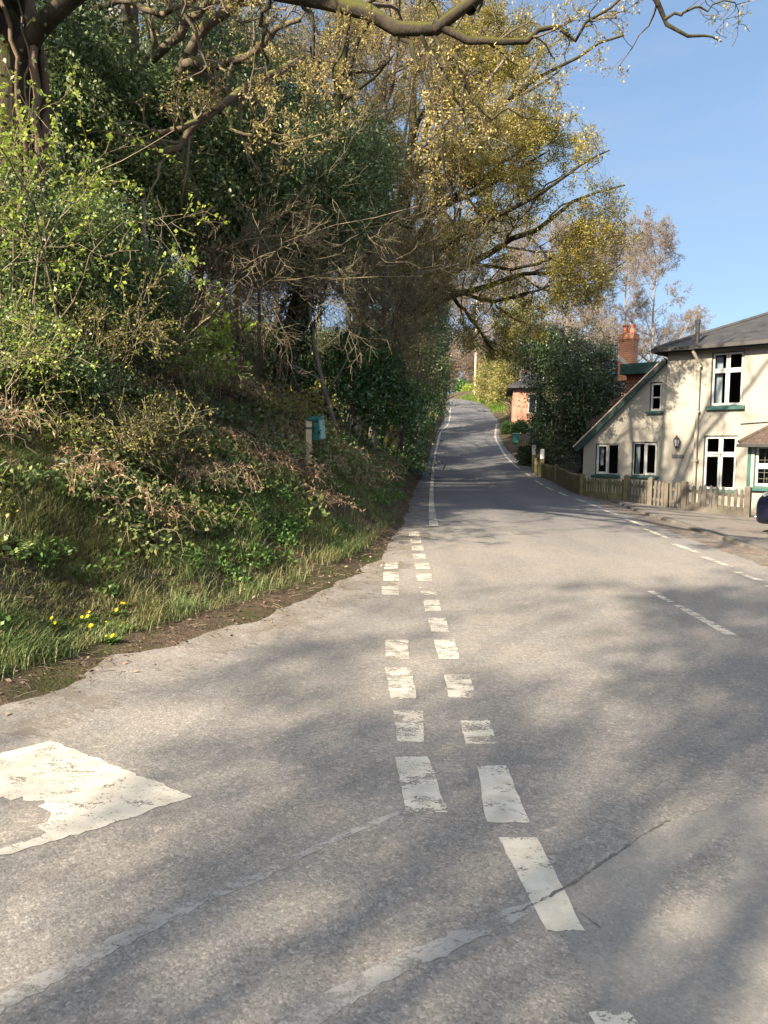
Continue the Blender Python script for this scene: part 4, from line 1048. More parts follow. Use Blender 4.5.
def make_tree(name, label, cat, seed, trunk, tr, limbs=(), auto=None, lv=(), leaf=None, bark='oak_bark', twig=None, leafm=None, group=None, bury=.3, extra=None, crown_name='crown', side=9, wobble=.03, filt=None):
    """trunk: world points from the ground up; tr: (r0, r1); limbs: explicit boughs; auto/lv: sprout settings per level"""
    g = rs(seed)
    base = np.array(trunk[0], float); base[2] = gz(base[0], base[1])
    t = thing(name, label, cat, base, 0, group)
    tp = np.array(trunk, float); tp[0, 2] = base[2] - bury
    TP = resample(tp, 16)[None]; TP = wob(g, TP, wobble); TR = np.linspace(tr[0], tr[1], 16)[None] * (1 + .05 * g.normal(size=(1, 16))); TR[0, 0] *= 1.45; TR[0, 1] *= 1.15
    a = Acc(); a.add(*tubes(TP, TR, side))
    L1 = []
    if limbs:
        P, Rd = limbset(limbs); Rd = Rd * (.72 if seed == 21 else 1); P = wob(g, P, wobble * .8); L1.append((P, Rd)); a.add(*tubes(P, Rd, 7))
    if auto:
        P, Rd = sprout(g, TP, TR, n=12, **auto)
        if filt is None and base[0] < 2.5 and base[1] < 60: filt = wood_filt
        if filt is wood_filt: kf = filt(P, 0, g); P, Rd = P[kf], Rd[kf]
        L1.append((P, Rd)); a.add(*tubes(P, Rd, 6))
    if name != 'sapling': a.build('trunk', M[bark], t, base, True)
    P = np.concatenate([x[0] for x in L1]); Rd = np.concatenate([x[1] for x in L1])
    tw = Acc(); last = (P, Rd); allp = []
    for i, kw in enumerate(lv):
        kw = dict(kw); k = kw.pop('k', 4 if i == 0 else 3)
        P, Rd = sprout(g, last[0], last[1], **kw)
        if filt: kf = filt(P, i, g); P, Rd = P[kf], Rd[kf]
        tw.add(*tubes(P, Rd, k)); last = (P, Rd); allp.append(P)
    if lv and name != 'sapling': tw.build('branches', M[twig or bark], t, base)
    if name == 'sapling':
        for v_, f_, n_ in zip(tw.V, tw.F, [0] * 99): pass
        o_ = 0
        for v_, f_ in zip(tw.V, tw.F): a.add(v_, f_ - o_); o_ += len(v_)
        a.build('trunk', M[bark], t, base, True)
    if leaf:
        c = Acc()
        for kw in (leaf if isinstance(leaf, (list, tuple)) else [leaf]):
            kw = dict(kw); lev = kw.pop('lev', -1); keep = kw.pop('keep', None); src = allp[lev]
            if keep is not None:
                src = src[keep(src[:, -1], g)]
            if len(src): c.add(*twig_leaves(g, src, **kw))
        c.build(crown_name, M[leafm], t, base)
    return t

def wood_filt(P, lvl, g):
    ok = np.ones(len(P), bool)
    for q in (P[:, -1], P[:, P.shape[1] // 2]):
        x, y = pxof(q); z = (q - CAM) @ _f
        ok &= ~((z > 1) & (x > np.interp(y, [250, 300, 330], [520, 455, 440])) & (x < 900) & (y > 250) & (y < 520))
    return ok

def pxof(P):
    d = P - CAM; z = d @ _f
    return 384 + FPX * (d @ _r) / z, 512 - FPX * (d @ _u) / z

def oak_filt(P, lvl, g):
    x, y = pxof(P[:, -1]); x0, y0 = pxof(P[:, 0]); z = (P[:, -1] - CAM) @ _f
    bad = (z > .5) & (((x > 640) & (y > 52)) | ((x > 590) & (y > 78)) | ((x > 540) & (y > 150)) | (x > 752) | ((x > 632) & (x < 652) & (y > 12)))
    thin = (x0 > 640) & (g.uniform(size=len(x)) < .62)
    return ~(bad | thin)
# ---- near oak whose boughs hang over the top of the view
tx, ty = at(14, 200, 9.5)[:2]
trk = [(tx + .1, ty, 0), (tx + .02, ty, 3.2), (tx - .05, ty - .05, 4.6), (tx + .02, ty - .1, 6.0), (tx - .3, ty - .1, 8.0), (tx - .2, ty, 10.5)]
limbs = [
    (pth([(16, 60, 9.4), (40, 22, 9.2), (62, 4, 9.0), (90, -18, 8.8), (150, -60, 8.3), (250, -18, 7.8), (300, 0, 7.5), (345, 3, 7.3), (380, 16, 7.1), (410, 24, 6.9), (440, 22, 6.8), (474, 5, 6.7), (505, -20, 6.6)]), .12, .04),
    (pth([(434, 23, 6.85), (462, 33, 6.8), (490, 43, 6.7), (520, 38, 6.6), (545, 28, 6.6), (575, 32, 6.5), (600, 14, 6.4), (628, -8, 6.3)]), .04, .007),
    (pth([(390, 22, 7.0), (412, 50, 6.95), (428, 85, 6.9), (441, 125, 6.9), (443, 165, 6.9), (452, 195, 6.95)]), .028, .005),
    (pth([(418, 25, 6.9), (432, 52, 6.9), (447, 82, 6.9), (466, 118, 7.0)]), .022, .006),
    (pth([(430, 24, 6.9), (455, 62, 6.8), (470, 85, 6.8), (490, 116, 6.8), (510, 112, 6.8), (545, 120, 6.9)]), .022, .005),
    (pth([(505, -20, 6.6), (570, -70, 6.3), (630, -50, 6.1), (650, -4, 6.0), (664, 20, 6.0), (688, 31, 6.0), (708, 32, 6.0), (722, 42, 6.0)]), .035, .004),
    (pth([(664, 20, 6.0), (690, 10, 5.95), (715, 4, 5.9), (746, 2, 5.9)]), .012, .003),
    (pth([(470, 10, 6.7), (480, -20, 6.9), (470, -70, 7.2), (430, -140, 7.5)]), .05, .02),
    (pth([(340, 4, 7.3), (345, 40, 7.2), (335, 80, 7.3), (340, 120, 7.4)]), .02, .005),
    (pth([(270, -10, 7.7), (262, 30, 7.9), (268, 70, 8.1), (255, 110, 8.3)]), .025, .005),
    (pth([(300, 0, 7.5), (315, 40, 7.6), (300, 90, 7.8), (322, 130, 8)]), .02, .004),
    ([(tx, ty, 8.0), (-2.4, 11.4, 10.2), (0, 12.6, 11.2), (2.0, 13.8, 11.7)], .13, .03),
    ([(tx, ty, 6.2), (-4.6, 7.5, 7.4), (-4.0, 5.5, 7.9), (-3.2, 4.4, 8.1)], .10, .03),
    ([(tx, ty, 6.6), (-3.4, 8, 8), (-2, 6.6, 8.8), (-.8, 6, 9)], .10, .03),
    ([(tx, ty, 6.8), (-5.8, 8, 8), (-6.3, 6, 8.6)], .10, .03),
    ([(tx, ty, 7.5), (-4.1, 7.6, 9.3), (-3.4, 5.8, 10.4)], .11, .03),
    ([(tx, ty, 8.0), (-3.0, 8.0, 10.2), (-1.0, 7.8, 11.2)], .11, .03),
    ([(tx, ty, 8.6), (-2.6, 10.6, 11.4), (-.6, 10.6, 12.6), (1.8, 11.2, 13)], .12, .03),
    ([(tx, ty, 7.6), (-3, 12.5, 10.6), (-1.0, 15.2, 12), (.8, 16.6, 12.6)], .12, .03),
    ([(tx - .1, ty, 7.2), (tx - 1.2, ty + .5, 8.6), (tx - 2.4, ty + 1, 10.4)], .16, .05),
    ([(tx - .2, ty, 8.2), (tx + 1.2, ty + 1.6, 9.8), (tx + 2.8, ty + 3.2, 11.2), (tx + 4, ty + 4.4, 12)], .14, .04),
    ([(tx - .2, ty, 8.0), (tx + .4, ty - 1.6, 9.6), (tx + 1.2, ty - 3.0, 10.9)], .12, .03),
    ([(tx - .2, ty, 9.0), (tx + 1.6, ty + .3, 10.6), (tx + 3.6, ty + .4, 11.6)], .12, .03),
]
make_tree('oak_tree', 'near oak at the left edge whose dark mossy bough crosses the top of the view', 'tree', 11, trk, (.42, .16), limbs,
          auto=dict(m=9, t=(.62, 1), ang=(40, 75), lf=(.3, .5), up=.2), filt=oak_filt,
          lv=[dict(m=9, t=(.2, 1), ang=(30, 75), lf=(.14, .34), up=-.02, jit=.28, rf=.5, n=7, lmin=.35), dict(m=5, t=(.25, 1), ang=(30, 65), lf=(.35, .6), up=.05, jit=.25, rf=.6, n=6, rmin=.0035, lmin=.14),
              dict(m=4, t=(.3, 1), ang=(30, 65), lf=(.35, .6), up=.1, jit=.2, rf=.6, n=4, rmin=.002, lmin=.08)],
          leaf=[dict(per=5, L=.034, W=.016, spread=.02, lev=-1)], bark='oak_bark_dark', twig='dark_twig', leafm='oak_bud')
# stringy climbing stems on its trunk are part of the bark: a second, ivy plant hugging the trunk
def ivy_plant(label, axis_pts, rad, n, seed, m='ivy_leaf', L=.075):
    g = rs(seed); P = resample(np.array(axis_pts, float), 30); base = np.array((P[0][0], P[0][1], gz(P[0][0], P[0][1])))
    t = thing('ivy', label, 'ivy', base)
    k = g.uniform(0, 29, n); i = np.minimum(k.astype(int), 28); f = (k - i)[:, None]; c = P[i] * (1 - f) + P[i + 1] * f
    a = g.uniform(0, 6.283, n); o = np.stack([np.cos(a), np.sin(a), np.zeros(n)], -1)
    rr = rad * (1 + .9 * fnoise(a * 1.2, k * .35, seed)) * g.uniform(.9, 1.15, n)
    c = c + o * rr[:, None]
    ax = nrm(o * .3 + np.array((0, 0, -.8)) + g.normal(size=(n, 3)) * .5); nm = nrm(o + g.normal(size=(n, 3)) * .35)
    A = Acc(); A.add(*leaves(c, ax, nm, g.uniform(.6, 1.2, n) * L, g.uniform(.6, 1.2, n) * L * .9)); A.build('foliage', M[m], t, base)
    S_ = []
    for q in range(14):
        ph = g.uniform(0, 6.28) + np.cumsum(g.normal(size=30) * .12); S_.append(P + np.stack([np.cos(ph), np.sin(ph), np.zeros(30)], -1) * (rad * .98))
    A = Acc(); A.add(*tubes(np.stack(S_), np.full((14, 30), .022) * g.uniform(.5, 2.4, (14, 1)), 5)); A.build('stems', M['brown_bark'], t, base)
    return t
ivy_plant('thick stringy ivy stems wrapped round the near oak trunk', [(tx + .1, ty, gz(tx, ty)), (tx + .02, ty, 3.2), (tx - .05, ty - .05, 4.6), (tx + .02, ty - .1, 6.0), (tx - .2, ty - .1, 7.2)], .40, 700, 3, 'holly_grey', .06)

# ---- mossy crooked tree in the middle left
bx, by = at(150, 300, 13)[:2]
limbs = [
    (pth([(150, 112, 12.9), (172, 82, 12.6), (192, 48, 12.3), (215, 20, 12), (242, 2, 11.8), (280, -30, 11.5)]), .12, .05),
    (pth([(122, 82, 13), (150, 62, 12.8), (176, 40, 12.6), (200, 10, 12.4), (220, -25, 12.2)]), .10, .05),
    (pth([(186, 64, 12.4), (212, 66, 12), (240, 60, 11.6), (272, 34, 11.2), (300, 20, 11)]), .09, .03),
    (pth([(300, 60, 12), (262, 78, 11.4), (245, 90, 11.2), (222, 108, 11), (190, 136, 10.9), (166, 153, 10.8), (153, 148, 10.8), (154, 128, 10.8)]), .07, .035),
    (pth([(153, 132, 10.8), (176, 131, 10.7), (200, 118, 10.8), (218, 109, 10.9)]), .045, .03),
    (pth([(218, 112, 11), (240, 132, 10.8), (285, 142, 10.6), (325, 134, 10.4)]), .03, .008),
    (pth([(95, 10, 12.5), (130, 4, 12), (160, 13, 11.6), (190, 3, 11.3), (220, -20, 11)]), .05, .03),
]
make_tree('oak_tree', 'crooked mossy oak with a looping bough among the hollies', 'tree', 12, [(bx, by, 0), tuple(at(140, 250, 13.2)), tuple(at(150, 112, 12.9)), tuple(at(130, 20, 13)), tuple(at(140, -80, 13))], (.22, .1), limbs,
          auto=dict(m=5, t=(.6, 1), ang=(40, 70), lf=(.4, .7), up=.2),
          lv=[dict(m=7, t=(.25, 1), ang=(30, 70), lf=(.25, .5), up=.03, jit=.25, n=7, lmin=.4), dict(m=5, ang=(30, 65), lf=(.35, .6), jit=.25, n=6, rmin=.005, lmin=.2), dict(m=4, ang=(30, 65), lf=(.35, .6), jit=.2, n=4, rmin=.003, lmin=.1)],
          leaf=[dict(per=2, L=.06, W=.028, spread=.03)], bark='oak_bark', twig='tan_twig', leafm='oak_bud')

# ---- the roadside oak with the yellow green crown reaching across the lane
ox, oy = .15, 23.5
limbs = [
    (pth([(408, 315, 23.4), (425, 298, 23), (446, 276, 22.6), (472, 262, 22), (502, 246, 21.5), (532, 232, 21), (560, 212, 20.6), (590, 195, 20.3), (625, 185, 20)]), .20, .03),
    (pth([(412, 318, 23.5), (450, 298, 23.5), (485, 286, 24), (515, 276, 24.5), (550, 272, 25), (590, 280, 25.5), (625, 262, 26)]), .17, .03),
    (pth([(440, 290, 23.8), (458, 303, 24), (472, 320, 24.5), (486, 342, 25), (498, 352, 25.3)]), .10, .03),
    (pth([(404, 275, 23.4), (422, 232, 23), (446, 206, 22.6), (478, 192, 22), (515, 170, 21.5), (550, 150, 21)]), .16, .03),
    (pth([(404, 250, 23.4), (400, 190, 23), (415, 130, 22.6), (445, 80, 22), (480, 40, 21.6)]), .16, .04),
    (pth([(404, 240, 23.5), (440, 160, 24), (490, 110, 24.5), (535, 90, 25), (560, 70, 25.5)]), .14, .03),
    (pth([(402, 230, 23.5), (370, 170, 24), (340, 110, 24), (310, 60, 24)]), .14, .03),
    (pth([(402, 220, 23.5), (430, 120, 25), (460, 40, 26), (470, -20, 26)]), .14, .04),
    (pth([(405, 290, 23.4), (440, 250, 22), (480, 225, 20.5), (530, 200, 19.5), (580, 165, 19), (610, 150, 18.8)]), .14, .02),
    (pth([(440, 285, 23), (490, 300, 22), (540, 290, 21), (580, 270, 20.4)]), .10, .02),
    (pth([(470, 262, 22), (520, 268, 21), (570, 250, 20.5), (620, 235, 20.2)]), .08, .02),
    (pth([(404, 300, 23.4), (370, 262, 22), (330, 240, 21), (290, 232, 20)]), .09, .02),
]
def oak_keep(e, g):
    x, y = pxof(e)
    return g.uniform(size=len(e)) < np.interp(x, [300, 400, 450, 560, 600, 650], [.15, .5, .95, .7, .25, .2]) * np.where((y > 290) & (x < 540), .5, 1)
def crown_filt(P, lvl, g):
    x, y = pxof(P[:, -1]); lim = np.interp(y, [0, 60, 110, 140, 200, 260, 300, 340], [548, 560, 572, 615, 634, 642, 625, 590])
    return (x < lim + g.normal(size=len(x)) * 8) & (y < 362)
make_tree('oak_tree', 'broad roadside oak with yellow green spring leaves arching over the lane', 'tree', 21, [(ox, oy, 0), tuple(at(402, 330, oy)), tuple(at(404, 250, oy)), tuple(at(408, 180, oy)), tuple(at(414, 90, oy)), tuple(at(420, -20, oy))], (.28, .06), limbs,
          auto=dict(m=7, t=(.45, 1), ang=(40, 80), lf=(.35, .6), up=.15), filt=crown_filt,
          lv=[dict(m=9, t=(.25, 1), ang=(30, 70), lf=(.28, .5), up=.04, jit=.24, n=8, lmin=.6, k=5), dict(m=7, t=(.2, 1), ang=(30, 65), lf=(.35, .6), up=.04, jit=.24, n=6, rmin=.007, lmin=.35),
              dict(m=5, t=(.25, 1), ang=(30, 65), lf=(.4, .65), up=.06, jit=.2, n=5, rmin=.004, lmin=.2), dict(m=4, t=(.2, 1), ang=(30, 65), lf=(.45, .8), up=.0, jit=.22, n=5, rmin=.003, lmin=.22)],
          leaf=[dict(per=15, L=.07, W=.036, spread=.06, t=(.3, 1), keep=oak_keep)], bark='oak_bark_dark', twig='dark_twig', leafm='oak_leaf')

# ---- tan twiggy trees filling the upper middle
def auto_tree(name, label, seed, X, Y, H, r, bark, twig, leafm=None, leaf=None, rmin=.005, lean=(0, 0), m=(10, 7, 6, 4), spread=(.35, .6), group=None, t0=.25, lv3=True, ang=(40, 75), up=.12):
    z = gz(X, Y)
    tr = [(X, Y, z), (X + lean[0] * .15, Y + lean[1] * .15, z + H * .25), (X + lean[0] * .5, Y + lean[1] * .5, z + H * .6), (X + lean[0], Y + lean[1], z + H)]
    lv = [dict(m=m[1], t=(.25, 1), ang=(30, 70), lf=(.3, .55), up=.06, jit=.22, n=7, lmin=.5), dict(m=m[2], t=(.25, 1), ang=(30, 65), lf=(.35, .6), up=.05, jit=.22, n=5, rmin=rmin * 1.4, lmin=.25)]
    if m[3]: lv.append(dict(m=m[3], t=(.25, 1), ang=(30, 65), lf=(.4, .65), up=.05, jit=.2, n=4, rmin=rmin, lmin=.15))
    return make_tree(name, label, 'tree', seed, tr, (r, r * .25), (), dict(m=m[0], t=(t0, 1), ang=ang, lf=spread, up=up), lv, leaf, bark, twig, leafm, group)
auto_tree('hornbeam', 'tan budding hornbeam behind the hanging oak boughs at the upper middle', 31, -.9, 21, 12.5, .20, 'grey_bark', 'tan_twig', 'oak_bud', dict(per=6, L=.05, W=.028, spread=.05), .005, (1.2, -1.5), (15, 9, 7, 5), t0=.3)
auto_tree('hornbeam', 'tall tan hornbeam rising behind the crooked mossy oak', 32, -5.4, 18, 11, .2, 'grey_bark', 'tan_twig', 'oak_bud', dict(per=4, L=.05, W=.028, spread=.05), .005, (.6, -1), (13, 8, 7, 4), t0=.3)
0 and auto_tree('hornbeam', 'slim', 36, -3.1, 16.8, 10.5, .12, 'grey_bark', 'tan_twig', 'oak_bud', dict(per=6, L=.05, W=.028, spread=.05), .005, (.8, 0), (13, 9, 7, 4), t0=.45)
auto_tree('hornbeam', 'twiggy budding hornbeam in front of the roadside oak trunk', 37, *at(374, 300, 20.3)[:2], 9.5, .11, 'grey_bark', 'tan_twig', 'oak_bud', dict(per=5, L=.05, W=.028, spread=.05), .005, (.9, -.4), (20, 9, 7, 4), t0=.18)
auto_tree('ash_tree', 'straight pale grey ash trunk standing near the stringy oak', 33, *at(85, 200, 13.5)[:2], 12, .10, 'grey_bark', 'tan_twig', None, None, .005, (-.05, 0), (5, 5, 4, 0), t0=.75)
auto_tree('oak_tree', 'second roadside oak further along the lane with a thin olive crown', 34, .9, 34, 14, .32, 'oak_bark_dark', 'dark_twig', 'oak_leaf', dict(per=6, L=.11, W=.06, spread=.08), .006, (1.5, -1), (14, 8, 7, 5), t0=.25)
auto_tree('oak_tree', 'farther bare oak leaning over the left verge of the lane', 35, 1.9, 47, 14, .30, 'oak_bark_dark', 'tan_twig', 'oak_bud', dict(per=3, L=.12, W=.06, spread=.08), .006, (1.5, 0), (12, 7, 6, 4), t0=.3)

# ---- hollies and other evergreens
def evergreen(name, label, cat, seed, base_xy, blobs, K, per, rad, L, W, leafm, bark='grey_bark', flat=.7, droop=.15, shell=.45, stems=1, group=None, r0=.08, part='crown', lean=.15):
    """blobs: (px, py, rx_px, ry_px, Y, depth radius) measured on the photo, turned into metres"""
    g = rs(seed); bx, by = base_xy; base = np.array((bx, by, gz(bx, by)))
    t = thing(name, label, cat, base, 0, group)
    ells = []
    for (px, py, rx, ry, Y, ry_d) in blobs:
        k = Y / FPX; ells.append((at(px, py, Y), (rx * k, ry_d, ry * k)))
    C = blob_points(g, int(K * KMUL), ells, shell); C = C[C[:, 2] > ground_z(C[:, 0], C[:, 1]) + .05]
    A = Acc(); A.add(*clump_leaves(g, C, per, rad, L, W, droop, flat)); A.build(part, M[leafm], t, base)
    st = []
    for i in range(stems):
        e = ells[i % len(ells)]; top = np.array(e[0]) + np.array((0, 0, e[1][2] * .6))
        b = base + np.array((g.normal() * .12 * (stems > 1), g.normal() * .1 * (stems > 1), -.2)); mid = (b + top) / 2 + g.normal(size=3) * lean
        st.append((np.array([b, (b * 2 + mid) / 3 + g.normal(size=3) * .04, mid, top]), r0, r0 * .3))
    P, Rd = limbset(st); T_ = Acc(); T_.add(*tubes(P, Rd, 7))
    Q, q = sprout(g, P, Rd, m=10, t=(.3, 1), ang=(40, 75), lf=(.25, .5), n=6, jit=.2)
    if base[0] < 2.5 and base[1] < 60: kf = wood_filt(Q, 0, g); Q, q = Q[kf], q[kf]
    T_.add(*tubes(Q, q, 4))
    T_.build('trunk', M[bark], t, base, True)
    return t
KMUL = 1.55
HL = dict(per=28, rad=.30, L=.085, W=.042)
def holly(label, seed, px, Yb, blobs, K, leafm='holly_leaf', **kw):
    a_ = dict(HL); a_.update(kw)
    x, y = at(px, 380, Yb)[:2]
    return evergreen('holly_tree', label, 'tree', seed, (x, y), blobs, K, leafm=leafm, **a_)
holly('dark holly filling the space right of the stringy oak trunk', 41, 110, 12, [(95, 110, 62, 75, 12, 1.3), (130, 200, 60, 60, 12, 1.2), (70, 60, 45, 60, 12.4, 1)], 900)
holly('dark holly below the looping mossy bough', 42, 200, 13.5, [(200, 205, 75, 55, 12.6, 1.3), (175, 130, 50, 50, 13.4, 1.3), (245, 165, 65, 60, 13.2, 1.3)], 1100)
holly('tall dark holly rising behind the crooked mossy oak', 43, 235, 16.5, [(230, 90, 70, 60, 16.5, 1.6), (280, 150, 65, 65, 16.5, 1.6), (190, 60, 55, 55, 17, 1.5)], 900)
holly('dark holly behind the bare hazel branches in mid wood', 44, 336, 16.6, [(300, 215, 70, 50, 14.8, 1.5), (340, 175, 55, 55, 15.5, 1.4), (260, 255, 60, 28, 15, 1.2)], 1200)
holly('dark ivy clad holly crowding the lane edge behind the roadside oak', 45, 400, 27, [(395, 300, 45, 60, 27, 1.6), (370, 250, 50, 50, 26, 1.6), (405, 370, 36, 38, 27, 1.3)], 900, L=.09, W=.05)
holly('dark holly farther along the left edge of the lane', 46, 420, 36, [(424, 330, 24, 55, 36, 1.6), (415, 380, 26, 36, 36, 1.5), (405, 270, 30, 40, 36, 1.7)], 700, L=.11, W=.06, rad=.4)
holly('farthest dark holly at the left mouth of the tree tunnel', 47, 436, 47, [(436, 350, 15, 55, 47, 1.5), (428, 300, 20, 40, 47, 1.8), (434, 395, 14, 20, 47, 1.2)], 600, L=.13, W=.07, rad=.4)
holly('grey green holly bush at the left edge below the oak', 48, 40, 9, [(40, 300, 80, 70, 8.8, .9), (20, 240, 60, 60, 9, .9), (95, 260, 45, 70, 9.4, .8)], 1300, 'holly_grey', per=24, rad=.2, L=.055, W=.03)
holly('smaller grey green holly at the left edge nearer the road', 49, 10, 7.6, [(10, 360, 60, 50, 7.6, .6), (60, 380, 50, 40, 7.8, .6)], 650, 'holly_grey', per=22, rad=.16, L=.05, W=.028)
holly('dark glossy holly between the grey bush and the wood', 50, 120, 10, [(105, 330, 45, 60, 10, .7), (140, 290, 40, 40, 10.5, .7)], 560, 'holly_leaf', per=22, rad=.2, L=.055, W=.03)
# laurel by the bin
x, y = at(345, 425, 17)[:2]
evergreen('laurel_bush', 'glossy green laurel bush up the bank behind the waste bin', 'bush', 51, (x, y), [(340, 385, 48, 30, 17, .9), (365, 360, 34, 30, 17.4, .9), (390, 400, 40, 30, 18, .8)], 420, 22, .22, .10, .045, 'laurel_leaf', stems=5, r0=.03, part='foliage')
# ivy clad leaning trunk
iv = [tuple(at(278, 424, 16)), tuple(at(281, 390, 16)), tuple(at(290, 350, 16)), tuple(at(304, 300, 16.1)), tuple(at(316, 240, 16.3))]
make_tree('leaning_tree', 'leaning trunk clothed in dark ivy beside the waste bin', 'tree', 61, [*iv, tuple(at(335, 130, 16.6)), tuple(at(345, 40, 17))], (.24, .1), (), dict(m=8, t=(.55, 1), ang=(40, 70), lf=(.25, .45), up=.1),
          [dict(m=6, ang=(30, 70), lf=(.3, .5), jit=.22, n=6, lmin=.4), dict(m=5, ang=(30, 65), lf=(.35, .6), jit=.22, n=5, rmin=.005, lmin=.2)], dict(per=4, L=.06, W=.03, spread=.04), 'oak_bark_dark', 'tan_twig', 'brown_bud')
ivy_plant('dark ivy coating the leaning trunk beside the waste bin', iv, .25, 2600, 62, L=.085)

# ---- bare arching hazel shrubs
def bare_shrub(name, label, seed, xy, n, H, drift, twig='tan_twig', r=.017, lv=(7, 6), group=None, leaf=None, leafm=None, spread=.9):
    g = rs(seed); H = H * (.72 if name == 'hazel_shrub' else 1); b = np.array((*xy, gz(*xy))); t = thing(name, label, 'shrub', b, 0, group)
    P = []
    for i in range(n):
        a = g.uniform(0, 6.28); h = H * g.uniform(.6, 1.1); o = np.array((math.cos(a), math.sin(a), 0)) * spread * g.uniform(.4, 1.2) + np.array((*drift, 0)) * g.uniform(.3, 1.2)
        s = b + np.array((g.normal() * .18, g.normal() * .18, -.1))
        P.append(resample([s, s + o * .18 + (0, 0, h * .45), s + o * .6 + (0, 0, h * .88), s + o * 1.25 + (0, 0, h * g.uniform(.85, 1.1))], 12))
    P = wob(g, np.stack(P), .02); kf = wood_filt(P, 0, g); P = P[kf] if kf.any() else P; n = len(P); Rd = np.linspace(1, .25, 12)[None] * (r * g.uniform(.5, 1.2, (n, 1)))
    A = Acc(); A.add(*tubes(P, Rd, 6)); A.build('stems', M[twig], t, b, True)
    tw = Acc(); L = (P, Rd)
    for i, m in enumerate(lv):
        L = sprout(g, L[0], L[1], m=m, t=(.25, 1), ang=(25, 65), lf=(.3, .55), n=7 - i, up=-.02, jit=.2, rf=.55, rmin=.004, lmin=.25, pull=np.array((*drift, 0)) * .02); kf = wood_filt(L[0], i, g); L = (L[0][kf], L[1][kf]); tw.add(*tubes(L[0], L[1], 3))
    tw.build('branches', M[twig], t, b)
    if leaf:
        c = Acc(); c.add(*twig_leaves(g, L[0], **leaf)); c.build('foliage', M[leafm], t, b)
    return t
for k, (px, Y, n, H, dr, lab) in enumerate([
    (175, 12.5, 11, 2.7, (2.0, -.6), 'bare hazel with pale arching stems left of the wood hollow'),
    (225, 16.8, 13, 3.6, (2.0, -.3), 'bare hazel spreading over the brown hollow of the wood'),
    (318, 19.5, 12, 4.2, (2.2, -.6), 'bare hazel arching behind the ivy clad leaning trunk'),
    (345, 19, 13, 4.0, (1.8, -.6), 'taller bare hazel behind the laurel bush'),
    (352, 25, 10, 4.6, (2.6, -.3), 'bare hazel thicket at the foot of the roadside oak'),
    (385, 34, 10, 5.0, (2.6, 0), 'bare hazel overhanging the lane edge beyond the roadside oak'),
    (262, 20, 12, 5.5, (1.6, -.8), 'tall bare hazel deep in the wood below the hollies')]):
    x, y = at(px, 400, Y)[:2]
    bare_shrub('hazel_shrub', lab, 70 + k, (x, y), n, H, dr, lv=(9, 6, 4), spread=1.2)
# thin bare saplings in the hollow
gs = rs(80); sap_lab = ['pale crooked sapling stem at the left of the hollow', 'thin leaning sapling in the dark hollow', 'slim pole sapling beside the ivy clad trunk', 'upright thin sapling left of the ivy clad trunk', 'twin thin pole deep in the hollow', 'thin bare sapling right of the laurel bush', 'slender sapling behind the bright elder']
for k, ((p0, p1, Y), lab) in enumerate(zip([((125, 385), (148, 250), 10.5), ((190, 395), (205, 260), 14), ((262, 385), (258, 250), 16), ((250, 395), (240, 270), 17), ((205, 392), (222, 250), 18), ((352, 400), (372, 260), 19), ((232, 390), (226, 260), 15)], sap_lab)):
    a_, b_ = at(*p0, Y), at(*p1, Y); a_[2] = gz(a_[0], a_[1])
    m_ = (a_ + b_) / 2 + gs.normal(size=3) * .06
    make_tree('sapling', lab, 'sapling', 81 + k, [a_, m_, b_, b_ + (b_ - m_) * .9 + gs.normal(size=3) * .1], (.045, .02), (), dict(m=6, t=(.4, 1), ang=(35, 70), lf=(.2, .4), up=.1), [dict(m=5, ang=(30, 65), lf=(.3, .6), jit=.2, n=5, rmin=.004, lmin=.2)], None, 'grey_bark' if k != 2 else 'tan_twig', 'tan_twig', group='thin saplings in the wood', wobble=.02)

# ---- fresh green shrubs on the bank
def leafy_shrub(name, label, seed, px, py, Y, H, n, leafm, L, W, per=7, lv=(5, 4), spread=.45, stem='stem', r=.008, group=None, cat='shrub', drift=(0, 0)):
    x, y = at(px, py, Y)[:2]
    return bare_shrub(name, label, seed, (x, y), n, H, drift, stem, r, lv, group, dict(per=per, L=L, W=W, spread=.02, t=(.15, 1)), leafm, spread)
leafy_shrub('hawthorn_bush', 'hawthorn with bright yellow green new leaves at the left edge', 91, 10, 320, 7.9, 2.7, 10, 'fresh_leaf', .05, .036, 11, (6, 5), .9, r=.014, drift=(.5, -.3))
leafy_shrub('elder_sapling', 'tall bright green elder shoot standing in the wood edge', 92, 213, 425, 10.8, 1.25, 5, 'fresh_leaf', .10, .055, 14, (8,), .12)
leafy_shrub('elder_sapling', 'short bright green elder shoot left of the tall one', 93, 186, 428, 10.8, .8, 5, 'fresh_leaf', .09, .045, 12, (7,), .16)
leafy_shrub('rose_bush', 'pale green wild rose on the bank below the dark holly', 94, 92, 470, 8.2, 1.1, 12, 'yellow_leaf', .034, .024, 9, (6, 4), .5)
leafy_shrub('rose_bush', 'yellowish wild rose in the middle of the bank', 95, 105, 520, 7.4, .6, 9, 'yellow_leaf', .032, .024, 9, (5, 4), .45)
leafy_shrub('rose_bush', 'low yellowish wild rose nearer the ditch', 96, 150, 520, 7.9, .55, 9, 'yellow_leaf', .032, .024, 9, (5, 4), .5)
leafy_shrub('rose_bush', 'green wild rose at the left edge of the bank', 97, 20, 480, 7.2, .9, 11, 'fresh_leaf', .036, .026, 9, (5, 4), .55)
leafy_shrub('rose_bush', 'green wild rose halfway up below the elder shoots', 98, 165, 455, 10, .8, 10, 'bramble_leaf', .045, .03, 10, (5, 4), .6)
leafy_shrub('rose_bush', 'wild rose just left of the waste bin post', 99, 280, 462, 12.6, .5, 9, 'yellow_leaf', .045, .03, 9, (5, 4), .5)
